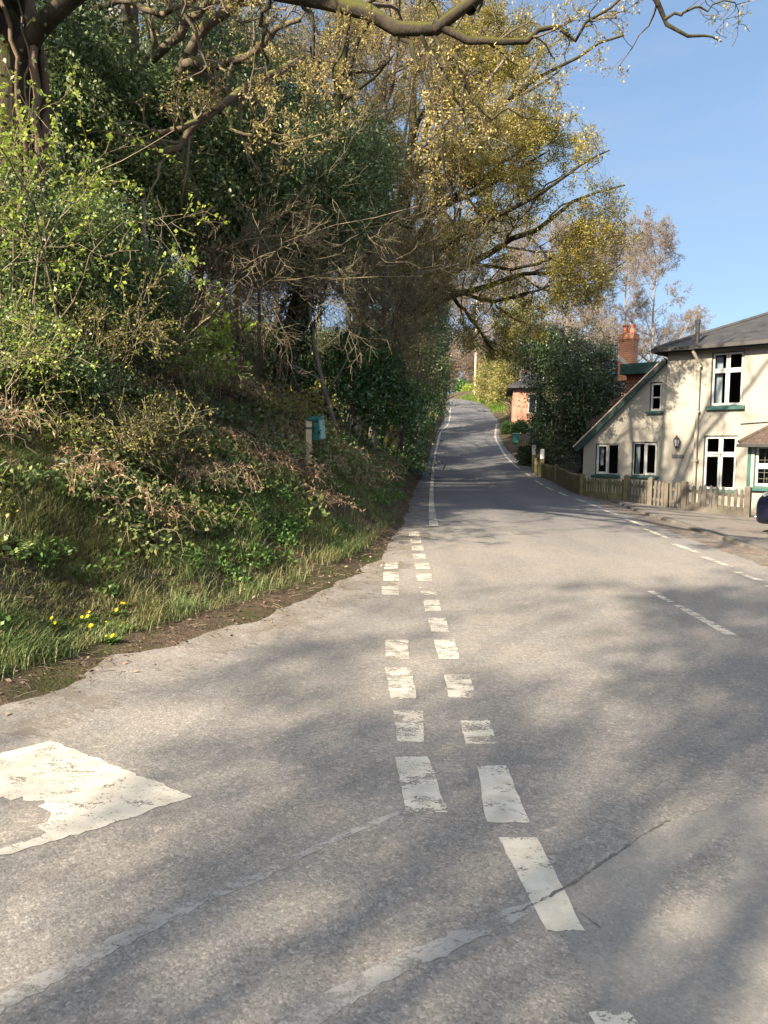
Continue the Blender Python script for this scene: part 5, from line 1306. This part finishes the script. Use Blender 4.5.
# long bare arching stems at the left
g = rs(100)
for lab, pts in [('long pale dead stem arching at the left edge', [(60, 385, 7.4), (48, 352, 7.3), (30, 330, 7.2), (0, 318, 7.2), (-20, 322, 7.2)]), ('two long thin bare stems curving up before the dark holly', [(72, 390, 8.6), (82, 355, 8.6), (88, 320, 8.6), (97, 275, 8.7), (104, 240, 8.8)]), ('slender bare stem leaning before the dark holly', [(78, 395, 8.5), (95, 362, 8.5), (103, 330, 8.5), (106, 290, 8.6)])]:
    P = pth(pts); b = np.array((P[0][0], P[0][1], gz(P[0][0], P[0][1]))); Q = resample(np.vstack([b - (0, 0, .1), P]), 24)
    A = Acc(); A.add(*tubes(Q[None], np.linspace(.011, .004, 24)[None], 6)); o = A.build('dead_stem', M['stem'], None, b, True); o.location = tuple(b); tag(o, lab, 'stem')
# fallen crooked stick and a half buried log
def stick(label, pts, r, m, name='fallen_branch'):
    P = np.array([np.array(on_ground(px, py)) + np.array((0, 0, dz)) for px, py, dz in pts]); b = P[0]
    A = Acc(); A.add(*tubes(resample(P, 20)[None], (r * np.array([.7, 1, 1.1, 1, 1, .95, .9, 1, 1, 1, .9, .9, .95, 1, .9, .8, .7, .6, .5, .3]))[None], 8)); o = A.build(name, M[m], None, b, True); o.location = tuple(b); tag(o, label, 'branch')
stick('short crooked fallen branch lying on the bank near the ditch', [(198, 541, .06), (206, 538, .10), (212, 542, .10), (219, 537, .08), (224, 534, .12)], .024, 'tan_twig')
stick('pale rotten branch half buried in the middle of the bank', [(176, 470, .06), (184, 482, .08), (194, 494, .06), (200, 502, .04)], .03, 'grey_bark')

# ---- ground cover on the bank
DC = on_ground(88, 625); print('DC', DC, sdl([DC[0]], [DC[1]]))
def bank_points(g, n, box, smin, smax):
    X = g.uniform(box[0], box[1], n); Y = g.uniform(box[2], box[3], n); s = sdl(X, Y)
    k = (s > smin) & (s < smax) & (np.hypot((X - DC[0]) / .42, (Y - DC[1] + .05) / .48) > 1) & (np.hypot(X - BP[0] - .02 * 0, Y - BP[1] + .22) > .36)
    return X[k], Y[k], s[k]
def on_pts(X, Y, dz=0): return np.stack([X, Y, ground_z(X, Y) + dz], -1)
def blades(g, C, H, W, lean=.5):
    n = len(C); a = g.uniform(0, 6.283, n); d = np.stack([np.cos(a), np.sin(a), np.zeros(n)], -1); s = np.stack([-d[:, 1], d[:, 0], np.zeros(n)], -1)
    h = H * g.uniform(.5, 1.25, n)[:, None]; l = h * lean * g.uniform(.3, 1.4, n)[:, None]; w = W * g.uniform(.6, 1.3, n)[:, None]; up = np.array((0, 0, 1.))
    m = C + up * h * .6 + d * l * .35; t = C + up * h * .92 + d * l
    V = np.stack([C - s * w * .5, C + s * w * .5, m + s * w * .4, m - s * w * .4, m - s * w * .4, m + s * w * .4, t + s * w * .06, t - s * w * .06], 1).reshape(-1, 3)
    b = np.arange(n)[:, None] * 8; F = np.concatenate([b + np.array([[0, 1, 2, 3]]), b + np.array([[3, 2, 6, 7]])], 0)
    return V, F
g = rs(200)
A = Acc()
X, Y, s = bank_points(g, 330000, (-7.5, 2, 3.6, 15), .25, 4.6)
X2, Y2, s2 = bank_points(g, 150000, (-5, .3, 3.8, 9.5), .25, 2.3); X, Y, s = np.append(X, X2), np.append(Y, Y2), np.append(s, s2)
dens = np.clip(fnoise(X * 1.1, Y * 1.1, 31) * 3.0 - .85, .16, 1) * np.clip(1.5 - s / 2.6, .3, 1) * np.clip(1.7 - Y / 9.5, .18, 1) * np.clip((s - .22) / .25, 0, 1)
k = g.uniform(size=len(X)) < dens; X, Y, s = X[k], Y[k], s[k]; print('grass', len(X))
A.add(*blades(g, on_pts(X, Y, -.01), .13, .006, .9))
X = DC[0] + g.uniform(-.45, .45, 5200); Y = DC[1] + g.uniform(-.5, .5, 5200); k = sdl(X, Y) > .3; A.add(*blades(g, on_pts(X[k], Y[k], -.01), .06, .006, 1.0))
tag(A.build('grass', M['grass']), 'green and straw coloured grass on the lower bank', 'grass', None, 'stuff')
# tufts of longer grass
A = Acc()
X, Y, s = bank_points(g, 330, (-8, 1.2, 3.8, 14), .8, 2.7)
C = on_pts(np.repeat(X, 70), np.repeat(Y, 70)); C[:, :2] += g.normal(size=(len(C), 2)) * .055; C[:, 2] = ground_z(C[:, 0], C[:, 1])
A.add(*blades(g, C, .21, .006, 1.2)); tag(A.build('grass_tufts', M['grass']), 'arching tufts of longer grass scattered over the bank', 'grass', None, 'stuff')
# brambles: canes and leaflets in mounds
def mounds(name, label, cat, seed, n, box, smin, smax, per, rad, H, L, W, m, canes=0, dens=None, cane_m='stem', upn=.8):
    g = rs(seed); X, Y, s = bank_points(g, n * 6, box, smin, smax)
    if dens is not None:
        k = g.uniform(size=len(X)) < dens(X, Y, s); X, Y = X[k], Y[k]
    X, Y = X[:n], Y[:n]
    C = on_pts(X, Y); K = len(C); sz = g.uniform(.5, 1.3, K)
    idx = np.repeat(np.arange(K), per); N_ = len(idx); d = nrm(g.normal(size=(N_, 3))); d[:, 2] = np.abs(d[:, 2])
    rr = g.uniform(.35, 1, N_) ** .6
    P = C[idx] + d * np.stack([rad * sz[idx] * rr, rad * sz[idx] * rr, H * sz[idx] * rr], -1)
    P[:, 2] = np.maximum(P[:, 2], ground_z(P[:, 0], P[:, 1]) + .02)
    ax = nrm(g.normal(size=(N_, 3)) + d * .5 + np.array((0, 0, -.15))); nm = nrm(d * .6 + np.array((0, 0, upn)) + g.normal(size=(N_, 3)) * .5)
    A = Acc(); A.add(*leaves(P, ax, nm, g.uniform(.6, 1.25, N_) * L, g.uniform(.6, 1.2, N_) * W)); o = A.build(name, M[m]); tag(o, label, cat, None, 'stuff')
    if canes:
        idx = np.repeat(np.arange(K), canes); n_ = len(idx); a = g.uniform(0, 6.283, n_); d = np.stack([np.cos(a), np.sin(a), np.zeros(n_)], -1); r_ = rad * sz[idx] * g.uniform(.7, 1.9, n_); h = H * sz[idx] * g.uniform(.8, 1.5, n_)
        t = np.linspace(0, 1, 9); Q = C[idx][:, None] + d[:, None] * (r_[:, None] * t[None])[..., None] + np.array((0, 0, 1.)) * (h[:, None] * (4 * t * (1 - t) * .9 + .1 * t)[None])[..., None] + g.normal(size=(n_, 9, 3)) * .012
        B = Acc(); B.add(*tubes(Q, np.repeat(np.linspace(.0055, .002, 9)[None], n_, 0), 4)); o2 = B.build('bramble_canes', M[cane_m]); tag(o2, 'thin arching stems tangled in: ' + label[:40].rsplit(' ', 1)[0], 'stems', None, 'stuff')
mounds('brambles', 'green bramble leaves in low mounds over the bank', 'brambles', 301, 850, (-9, 2, 4, 22), 1.15, 5.8, 120, .30, .22, .055, .04, 'bramble_leaf', 2, lambda X, Y, s: np.clip(fnoise(X * .9, Y * .9, 51) * 2.6 - .75, .08, 1))
mounds('brambles', 'darker brambles and ivy lining the lane edge of the bank', 'brambles', 302, 520, (-2, 5, 9, 52), .95, 3.8, 75, .38, .32, .08, .055, 'bramble_leaf', 0, lambda X, Y, s: np.clip(fnoise(X * .6, Y * .6, 52) * 2.6 - .7, .1, 1))
mounds('nettles', 'fresh green nettles and cleavers along the foot of the bank', 'weeds', 303, 420, (-8, 1.2, 4, 18), .6, 2.0, 90, .17, .18, .05, .028, 'dandelion_leaf', 0, lambda X, Y, s: np.clip(fnoise(X * 1.4, Y * 1.4, 53) * 3 - 1.1, .05, 1))
mounds('new_shoots', 'scattered yellow green new shoots on the bank', 'weeds', 304, 330, (-9, 1, 4.5, 16), 1.2, 4.8, 45, .15, .22, .04, .026, 'yellow_leaf', 3)
mounds('ivy_cover', 'dark ivy trailing over the upper bank', 'ivy', 305, 330, (-9, 2, 6, 24), 1.8, 7, 60, .35, .14, .065, .055, 'ivy_leaf')
mounds('lane_hedge_cover', 'green weeds and ivy on the shady bank beyond the laurel', 'weeds', 307, 420, (-.5, 5, 17, 60), .95, 5, 80, .5, .5, .10, .07, 'laurel_leaf')
# dead bracken
g = rs(306); X, Y, s = bank_points(g, 2600, (-9, 1.5, 4.2, 20), 1.1, 4.8)
k = g.uniform(size=len(X)) < np.clip(fnoise(X * .8 + 7, Y * .8, 61) * 3.2 - 1.25, .04, 1); X, Y = X[k][:230], Y[k][:230]
C = on_pts(X, Y); idx = np.repeat(np.arange(len(C)), 11); n_ = len(idx); a = g.uniform(0, 6.283, n_); d = np.stack([np.cos(a), np.sin(a), np.zeros(n_)], -1)
t = np.linspace(0, 1, 8); ln = g.uniform(.2, .6, n_); h = g.uniform(.06, .26, n_)
Q = C[idx][:, None] + g.normal(size=(n_, 1, 3)) * np.array((.12, .12, .01)) + d[:, None] * (ln[:, None] * t)[..., None] + np.array((0, 0, 1.)) * (h[:, None] * (4 * t * (1 - t)) + .02)[..., None]
Q[:, :, 2] = np.maximum(Q[:, :, 2], ground_z(Q[:, :, 0], Q[:, :, 1]) + .01)
A = Acc(); A.add(*tubes(Q, np.full((n_, 8), .0028), 3)); A.add(*twig_leaves(g, Q, 16, .065, .018, .012, .35, (.2, 1)))
tag(A.build('dead_bracken', M['dead']), 'dry brown bracken fronds collapsed over the bank', 'bracken', None, 'stuff')
# leaf litter: wood floor, ditch and road edge
g = rs(310); A = Acc()
X, Y, s = bank_points(g, 190000, (-12, 5, 3.0, 40), -.45, 9)
p = np.where(s < .8, np.clip((s + .45) / .6, 0, 1) ** 2.0 * 1.0, np.where(s > 2.6, .55, .25)) * np.clip(1.6 - Y / 16, .2, 1)
k = g.uniform(size=len(X)) < p; X, Y, s = X[k], Y[k], s[k]
Z = np.where(s > .02, ground_z(X, Y), np.maximum(zbase(X, Y), ground_z(X, Y))) + .012; n_ = len(X); print('litter', n_)
A.add(*leaves(np.stack([X, Y, Z], -1), nrm(g.normal(size=(n_, 3)) * (1, 1, .25)), nrm(g.normal(size=(n_, 3)) * .45 + (0, 0, 1)), g.uniform(.012, .045, n_), g.uniform(.008, .026, n_)))
tag(A.build('leaf_litter', M['litter']), 'brown fallen leaves and grit along the ditch and wood floor', 'leaf litter', None, 'stuff')
# crumbs and dry stems strewn near the edge of the road
A = Acc(); X, Y, s = bank_points(g, 5200, (-8, 2, 3.3, 16), -.2, 1.0); n_ = len(X); a = g.uniform(0, 6.283, n_); l_ = g.uniform(.03, .16, n_)
c = np.stack([X, Y, np.maximum(zbase(X, Y), ground_z(X, Y)) + .012], -1); e = np.stack([np.cos(a) * l_, np.sin(a) * l_, g.uniform(0, .03, n_)], -1)
A.add(*tubes(np.stack([c, c + e * .5 + (0, 0, .006), c + e], 1), np.full((n_, 3), .0022), 3)); tag(A.build('dry_twigs_litter', M['stem']), 'broken dry stems strewn in the ditch beside the road', 'litter', None, 'stuff')
# ---- dandelions by the ditch
g = rs(400)
flowers = [(52, 618, 1.0), (55, 623, 1.1), (58, 639, 1.1), (72, 618, .9), (82, 617, .85), (89, 612, .85), (88, 616, 1.0), (91, 626, 1.35), (106, 622, .6), (113, 636, 1.4), (106, 636, .6), (117, 610, 1.15), (121, 603, .8), (124, 603, .7), (123, 623, .9)]
dl = ['half closed dandelion at the left end of the clump', 'round dandelion just right of the leftmost one', 'low dandelion on its own below the left end', 'dandelion seen edge on beside the twig', 'small dandelion beside the back pair', 'small dandelion topping the back pair', 'round dandelion in front of the back pair', 'large open dandelion in the middle of the clump', 'tiny yellow dandelion bud right of the middle', 'largest dandelion flower nearest the ditch at right', 'tiny closed dandelion beside the largest one', 'dandelion high up at the right end of the clump', 'small dandelion above the right end', 'outermost small dandelion above the right end', 'tilted narrow dandelion at the far right']
for (px, py, sz), lab in zip(flowers, dl):
    P = on_ground(px, py + 7); k = P[1] / 770
    top = at(px, py, P[1] - .03); b = np.array((P[0], P[1], gz(P[0], P[1])))
    o = thing('dandelion', lab, 'flower', b, 0, 'dandelions at the foot of the bank')
    r = 2.1 * k * sz
    nrm_d = nrm(np.array((.05, -.75, .65)) + g.normal(size=3) * .35)
    if lab.startswith('tilted') or 'edge on' in lab: nrm_d = nrm(np.array((.8, -.2, .5)))
    A = Acc(); A.add(*tubes(resample([b, (b + top) / 2 + g.normal(size=3) * .01, top], 6)[None], np.full((1, 6), .0028), 5)); A.build('stem', M['dandelion_leaf'], o, b)
    q = 46; rv = g.normal(size=(q, 3)); pp_ = nrm(rv - (rv @ nrm_d)[:, None] * nrm_d); tl = g.uniform(.0, .9, q)[:, None]
    ax = nrm(pp_ + nrm_d * tl); A = Acc(); A.add(*leaves(np.repeat(top[None], q, 0), ax, np.repeat(nrm_d[None], q, 0), r * g.uniform(.75, 1.1, q), np.full(q, r * .42), .05)); A.build('flower_head', M['dandelion'], o, b)
    q = 30; a = g.uniform(0, 6.283, q); ax = np.stack([np.cos(a), np.sin(a), g.uniform(.05, .7, q)], -1)
    A = Acc(); A.add(*leaves(np.repeat(b[None], q, 0), ax, np.tile((0, 0, 1.), (q, 1)) + g.normal(size=(q, 3)) * .2, g.uniform(.04, .10, q), g.uniform(.014, .028, q), .1)); A.build('leaves', M['dandelion_leaf'], o, b)

# ---- right hand side: evergreen, garden shrubs, hedges and far trees
x, y = on(580, 478)[:2]; x, y = at(585, 440, 31.5)[:2]
evergreen('yew_tree', 'dark spreading evergreen beside the cottage wing', 'tree', 501, (x, y), [(575, 395, 48, 45, 31.5, 1.9), (560, 360, 38, 35, 31.5, 1.7), (600, 380, 26, 45, 32, 1.5), (562, 420, 30, 40, 31, 1.4), (590, 430, 30, 40, 31, 1.3), (538, 350, 26, 26, 32, 1.4)], 1500, 30, .40, .11, .045, 'ivy_leaf', 'oak_bark_dark', .8, .35, .4, 4, r0=.10)
for k, (lab, px, py, Y, bl, m_, nm_) in enumerate([
    ('green laurel shrub between the bin and the mossy fence', 548, 448, 34, [(545, 437, 14, 15, 34, .6), (556, 446, 13, 13, 34, .5)], 'laurel_leaf', 'laurel_bush'),
    ('low dark shrub spilling over the mossy fence end', 526, 460, 34, [(526, 456, 6, 8, 34, .4)], 'ivy_leaf', 'shrub'),
    ('round clipped bush behind the green bin', 520, 434, 45, [(520, 430, 8, 8, 45, .45)], 'box_leaf', 'box_bush'),
    ('smaller clipped bush beside the brick house', 508, 431, 47, [(508.5, 429, 5.5, 6, 47, .4)], 'box_leaf', 'box_bush'),
    ('dark shrub in front of the brick house wall', 540, 430, 38, [(541, 424, 10, 12, 38, .6)], 'ivy_leaf', 'shrub')]):
    x, y = at(px, py, Y)[:2]
    evergreen(nm_, lab, 'bush', 510 + k, (x, y), bl, 260, 22, .18, .09, .045, m_, 'dark_twig', .8, .1, .6, 3, r0=.03, part='foliage')
# hedge along the far right verge
def hedge(name, label, seed, pts, H, W, K, leafm, L=.14):
    g = rs(seed); P = resample(np.array([(p[0], p[1], 0) for p in pts]), 60); b = np.array((P[0][0], P[0][1], gz(P[0][0], P[0][1]))); t = thing(name, label, 'hedge', b)
    k = g.uniform(0, 59, K); i = np.minimum(k.astype(int), 58); f = (k - i)[:, None]; C = P[i] * (1 - f) + P[i + 1] * f
    T_ = nrm(P[i + 1] - P[i]); S_ = np.stack([T_[:, 1], -T_[:, 0], np.zeros(K)], -1); a = g.uniform(0, math.pi, K); rr = g.uniform(.8, 1.1, K)
    C = C + S_ * (np.cos(a) * W * rr * (1 + .3 * np.sin(k)))[:, None]; C[:, 2] = ground_z(C[:, 0], C[:, 1]) + H * np.abs(np.sin(a)) ** .6 * rr * (1 + .12 * np.sin(k * 1.7) + .1 * np.sin(k * .6)) * g.uniform(.3, 1, K)
    A = Acc(); A.add(*clump_leaves(g, C, 16, .3, L, L * .5, 0, .9)); A.build('foliage', M[leafm], t, b)
    return t
hp = [on(*p) for p in [(502, 420), (497, 412), (490, 405), (482, 399.5)]]
hp = [(p[0] + 1.1, p[1]) for p in hp]
hedge('hedge', 'tall sunlit yellow green hedge beside the far lane', 520, [(9.9, 64), (10.3, 74), (10.9, 88)], 4.4, .8, 1500, 'hedge_leaf', .2)
g = rs(521); A = Acc(); X = g.uniform(7, 12, 30000); Y = g.uniform(60, 92, 30000); s = sdr(X, Y); k = (s > .1) & (s < 1.3); X, Y = X[k][:9000], Y[k][:9000]
A.add(*blades(g, on_pts(X, Y), .3, .05, .6)); tag(A.build('verge_grass', M['verge_leaf']), 'bright green grass verge below the far hedge', 'grass', None, 'stuff')
evergreen('ivy_tree', 'dark ivy clad trunk at the right mouth of the tree tunnel', 'tree', 530, at(512, 430, 56)[:2], [(512, 400, 6, 34, 56, .6), (514, 350, 16, 30, 56, 1.3), (516, 320, 24, 26, 56, 1.6)], 420, 18, .4, .16, .09, 'hedge_leaf', 'brown_bark', r0=.25)
evergreen('far_bush', 'bright green bush at the bend of the far lane', 'bush', 531, at(468, 392, 118)[:2], [(468, 390, 4, 5, 118, 1.0), (473, 391, 4, 5, 118, 1.0)], 150, 18, .5, .25, .13, 'fresh_leaf', 'dark_twig', stems=3, part='foliage')
evergreen('far_bush', 'dark bush at the bend of the far lane', 'bush', 532, at(462, 392, 122)[:2], [(461, 388, 7, 9, 122, 1.6)], 110, 18, .5, .25, .13, 'laurel_leaf', 'dark_twig', stems=3, part='foliage')
# bare trees behind the cottage and along the far lane
pr = auto_tree('bare_tree', 'tall bare pinkish tree right of the brick chimney', 540, *at(650, 400, 62)[:2], 11.0, .15, 'pink_twig', 'pink_twig', None, None, .011, (0, 0), (22, 12, 8, 6), t0=.12)
for px, Y, s_, rz, lab in [(598, 58, .9, 1.0, 'tallest bare tree rising behind the dark evergreen'), (622, 70, 1.05, 2.2, 'bare tree behind the brick chimney'), (690, 85, .62, 3.1, 'distant small bare tree above the slate roof edge'), (565, 66, 1.1, 4.0, 'bare tree above the brick house roof'), (530, 74, 1.2, 5.2, 'bare tree behind the ivy clad trunk of the tunnel mouth'), (500, 125, 1.5, .6, 'sunlit bare tree behind the far hedge'), (478, 140, 1.5, 1.9, 'bare tree beyond the telegraph pole'), (455, 138, 1.5, 2.8, 'bare tree at the end of the lane'), (438, 125, 1.5, 3.9, 'bare tree at the left of the lane end'), (520, 105, 1.4, 4.4, 'bare tree behind the sunlit hedge right end')]:
    x, y = at(px, 400, Y)[:2]; copy_thing(pr, (x, y, gz(x, y)), rz, s_, lab)
bu = evergreen('thicket', 'tan thicket closing the end of the lane', 'bush', 550, at(455, 392, 128)[:2], [(450, 380, 14, 14, 128, 2.5), (480, 372, 22, 18, 132, 2.5), (510, 365, 24, 24, 135, 2.5), (440, 360, 20, 24, 135, 2.5), (465, 350, 30, 18, 140, 2.5)], 700, 16, .9, .4, .2, 'dead', 'tan_twig', stems=4, part='foliage')
# wood on the slope behind: more of the same trees
pw_ = auto_tree('woodland_tree', 'bare brown woodland tree high on the slope behind the hollies', 560, -9, 22, 13, .2, 'grey_bark', 'tan_twig', 'brown_bud', dict(per=2, L=.12, W=.07, spread=.1), .007, (.4, 0), (12, 7, 6, 3), t0=.2)
pe_ = evergreen('woodland_holly', 'dark understorey holly high on the slope', 'tree', 561, (-8, 17), [(384 + 770 * -8 / 17, 250, 100, 110, 17, 2.2), (384 + 770 * -7.2 / 17, 330, 80, 60, 17, 1.8)], 800, 26, .45, .13, .07, 'holly_leaf')
gk = rs(570)
wl = ['bare brown woodland tree on the slope above the hollow', 'dark holly on the wooded slope behind']
for k, (X, Y) in enumerate([(-12, 15), (-6.5, 27), (-3.5, 30), (-10, 32), (-2, 40), (-6, 42), (-14, 24), (-1.5, 52), (-5, 58), (-16, 12), (0, 66), (-18, 34)]):
    copy_thing(pw_, (X, Y, gz(X, Y)), gk.uniform(0, 6.28), gk.uniform(.85, 1.2), wl[0])['group'] = 'bare trees on the wooded slope'
for k, (X, Y) in enumerate([(-9.5, 13), (-12, 19), (-1.2, 31), (-.2, 42), (-3, 35), (.6, 55), (-7, 29), (1.5, 70), (-8.5, 25), (-13.5, 10), (2.2, 84), (-2.6, 30), (-1.8, 36), (-8.5, 17), (-4.8, 34), (-7.5, 31), (-10, 28), (-10.5, 16), (-7.5, 35), (-2, 46), (-15, 16), (-1, 26)]):
    copy_thing(pe_, (X - (1.2 if Y > 30 else 0), Y, gz(X - (1.2 if Y > 30 else 0), Y) - .7), gk.uniform(0, 6.28), gk.uniform(.8, 1.15), wl[1])['group'] = 'hollies on the wooded slope'
psh = auto_tree('roadside_tree', 'bare roadside tree across the minor road', 575, -4, -12, 12, .2, 'grey_bark', 'tan_twig', 'brown_bud', dict(per=3, L=.12, W=.07, spread=.1), .008, (.4, 0), (12, 7, 5, 3), t0=.2, group='bare trees across the minor road')
for X, Y, s_ in [(-8.2, 8.6, 1.0), (-11.5, 7.6, 1.1), (-7, 11.5, 1.0)]: copy_thing(pw_, (X, Y, gz(X, Y)), X, s_, wl[0])['group'] = 'bare trees on the wooded slope'
for X, Y, s_ in [(-7.4, 9.2, 1.0), (-10, 8.6, 1.2), (-8.8, 11.2, 1.3)]: copy_thing(pe_, (X, Y, gz(X, Y)), X, s_, wl[1])['group'] = 'hollies on the wooded slope'
# trees on the other side of the minor road, behind the camera: they throw the dappled shade
for k, (X, Y, H) in enumerate([(-8.6, -6.9, 10), (-12, -10.5, 12), (-4.6, -7.6, 11), (-5.5, -10.5, 12), (-9.8, -9.2, 12), (-7.2, -8.6, 11), (-13.5, -5.5, 7.5)]):
    c = copy_thing(psh, (X, Y, gz(X, Y)), k * 1.7 + .4, H / 12.0, 'bare roadside tree across the minor road'); c['group'] = 'bare trees across the minor road'
# ------------------------------------------------------------------ light, sky, camera
TR, TG, TB, GLOW = .63, .74, .87, 7.5
AZ = math.atan2(-.69, -.725); EL = R(31)
S = Vector((math.cos(EL) * math.sin(AZ), math.cos(EL) * math.cos(AZ), math.sin(EL)))
sun = bpy.data.lights.new('sun', 'SUN'); sun.energy = 5.0; sun.angle = R(.55); sun.color = (1.0, .84, .63)
so = bpy.data.objects.new('sun', sun); col.objects.link(so); so.rotation_euler = S.to_track_quat('Z', 'Y').to_euler()
so.location = (-30, -20, 40)
w = bpy.data.worlds.new('World'); sc.world = w; w.use_nodes = True
nt = w.node_tree; nt.nodes.clear()
sky = nt.nodes.new('ShaderNodeTexSky'); sky.sky_type = 'NISHITA'; sky.sun_disc = False; sky.sun_elevation = EL; sky.sun_rotation = AZ
sky.altitude = 0; sky.air_density = 1.0; sky.dust_density = .5; sky.ozone_density = 3.0
bg = nt.nodes.new('ShaderNodeBackground'); bg.inputs[1].default_value = .10
ow = nt.nodes.new('ShaderNodeOutputWorld'); gm = nt.nodes.new('ShaderNodeGamma'); gm.inputs[1].default_value = .55; nt.links.new(sky.outputs[0], gm.inputs[0])
def wmix(typ, fac, a, b):
    n = nt.nodes.new('ShaderNodeMix'); n.data_type = 'RGBA'; n.blend_type = typ; n.clamp_result = False
    for k_, v_ in ((0, fac), (6, a), (7, b)):
        if isinstance(v_, bpy.types.NodeSocket): nt.links.new(v_, n.inputs[k_])
        else: n.inputs[k_].default_value = v_
    return n.outputs[2]
skyc = wmix('MULTIPLY', 1.0, gm.outputs[0], (TR, TG, TB, 1))
tcw = nt.nodes.new('ShaderNodeTexCoord'); mpw = nt.nodes.new('ShaderNodeMapping'); mpw.inputs['Scale'].default_value = (1.2, 1.2, 4.5); nt.links.new(tcw.outputs['Generated'], mpw.inputs[0])
nz = nt.nodes.new('ShaderNodeTexNoise'); nz.inputs['Scale'].default_value = 2.2; nz.inputs['Detail'].default_value = 7; nz.inputs['Roughness'].default_value = .6; nz.inputs['Distortion'].default_value = .6; nt.links.new(mpw.outputs[0], nz.inputs['Vector'])
rw = nt.nodes.new('ShaderNodeValToRGB'); rw.color_ramp.elements[0].position = .46; rw.color_ramp.elements[1].position = .85; rw.color_ramp.elements[1].color = (.6, .6, .6, 1); nt.links.new(nz.outputs[0], rw.inputs[0])
skyc = wmix('MIX', rw.outputs[0], skyc, (1.15, 1.5, 1.9, 1))
# fill glow added to the sky on the sun's side, behind the camera
dt = nt.nodes.new('ShaderNodeVectorMath'); dt.operation = 'DOT_PRODUCT'; nt.links.new(tcw.outputs['Generated'], dt.inputs[0]); dt.inputs[1].default_value = tuple(S)
mx_ = nt.nodes.new('ShaderNodeMath'); mx_.operation = 'MAXIMUM'; mx_.inputs[1].default_value = 0.0; nt.links.new(dt.outputs['Value'], mx_.inputs[0])
pw_n = nt.nodes.new('ShaderNodeMath'); pw_n.operation = 'POWER'; nt.links.new(mx_.outputs[0], pw_n.inputs[0]); pw_n.inputs[1].default_value = 2.0
gl_ = nt.nodes.new('ShaderNodeVectorMath'); gl_.operation = 'SCALE'; gl_.inputs[0].default_value = (1.0, .96, .88); nt.links.new(pw_n.outputs[0], gl_.inputs['Scale'])
gs_ = nt.nodes.new('ShaderNodeVectorMath'); gs_.operation = 'SCALE'; nt.links.new(gl_.outputs[0], gs_.inputs[0]); gs_.inputs['Scale'].default_value = GLOW
skyc = wmix('ADD', 1.0, skyc, gs_.outputs[0]); nt.links.new(skyc, bg.inputs[0])
nt.links.new(bg.outputs[0], ow.inputs[0])
cam = bpy.data.cameras.new('camera'); co = bpy.data.objects.new('camera', cam); col.objects.link(co)
cam.sensor_fit = 'VERTICAL'; cam.sensor_height = 24; cam.lens = FPX / 1024 * 24; cam.clip_start = .05; cam.clip_end = 8000
m3 = Matrix((tuple(_r), tuple(_u), tuple(-_f))).transposed()
co.matrix_world = Matrix.Translation(Vector(CAM)) @ m3.to_4x4()
sc.camera = co
sc.render.engine = 'CYCLES'
sc.view_settings.view_transform = 'Standard'; sc.view_settings.look = 'None'; sc.view_settings.gamma = 1; sc.view_settings.use_curve_mapping = False
sc.view_settings.exposure = 2.15
cy = sc.cycles; cy.max_bounces = 6; cy.diffuse_bounces = 3; cy.glossy_bounces = 3; cy.transmission_bounces = 4; cy.transparent_max_bounces = 8
cy.use_denoising = True; cy.caustics_reflective = False; cy.caustics_refractive = False
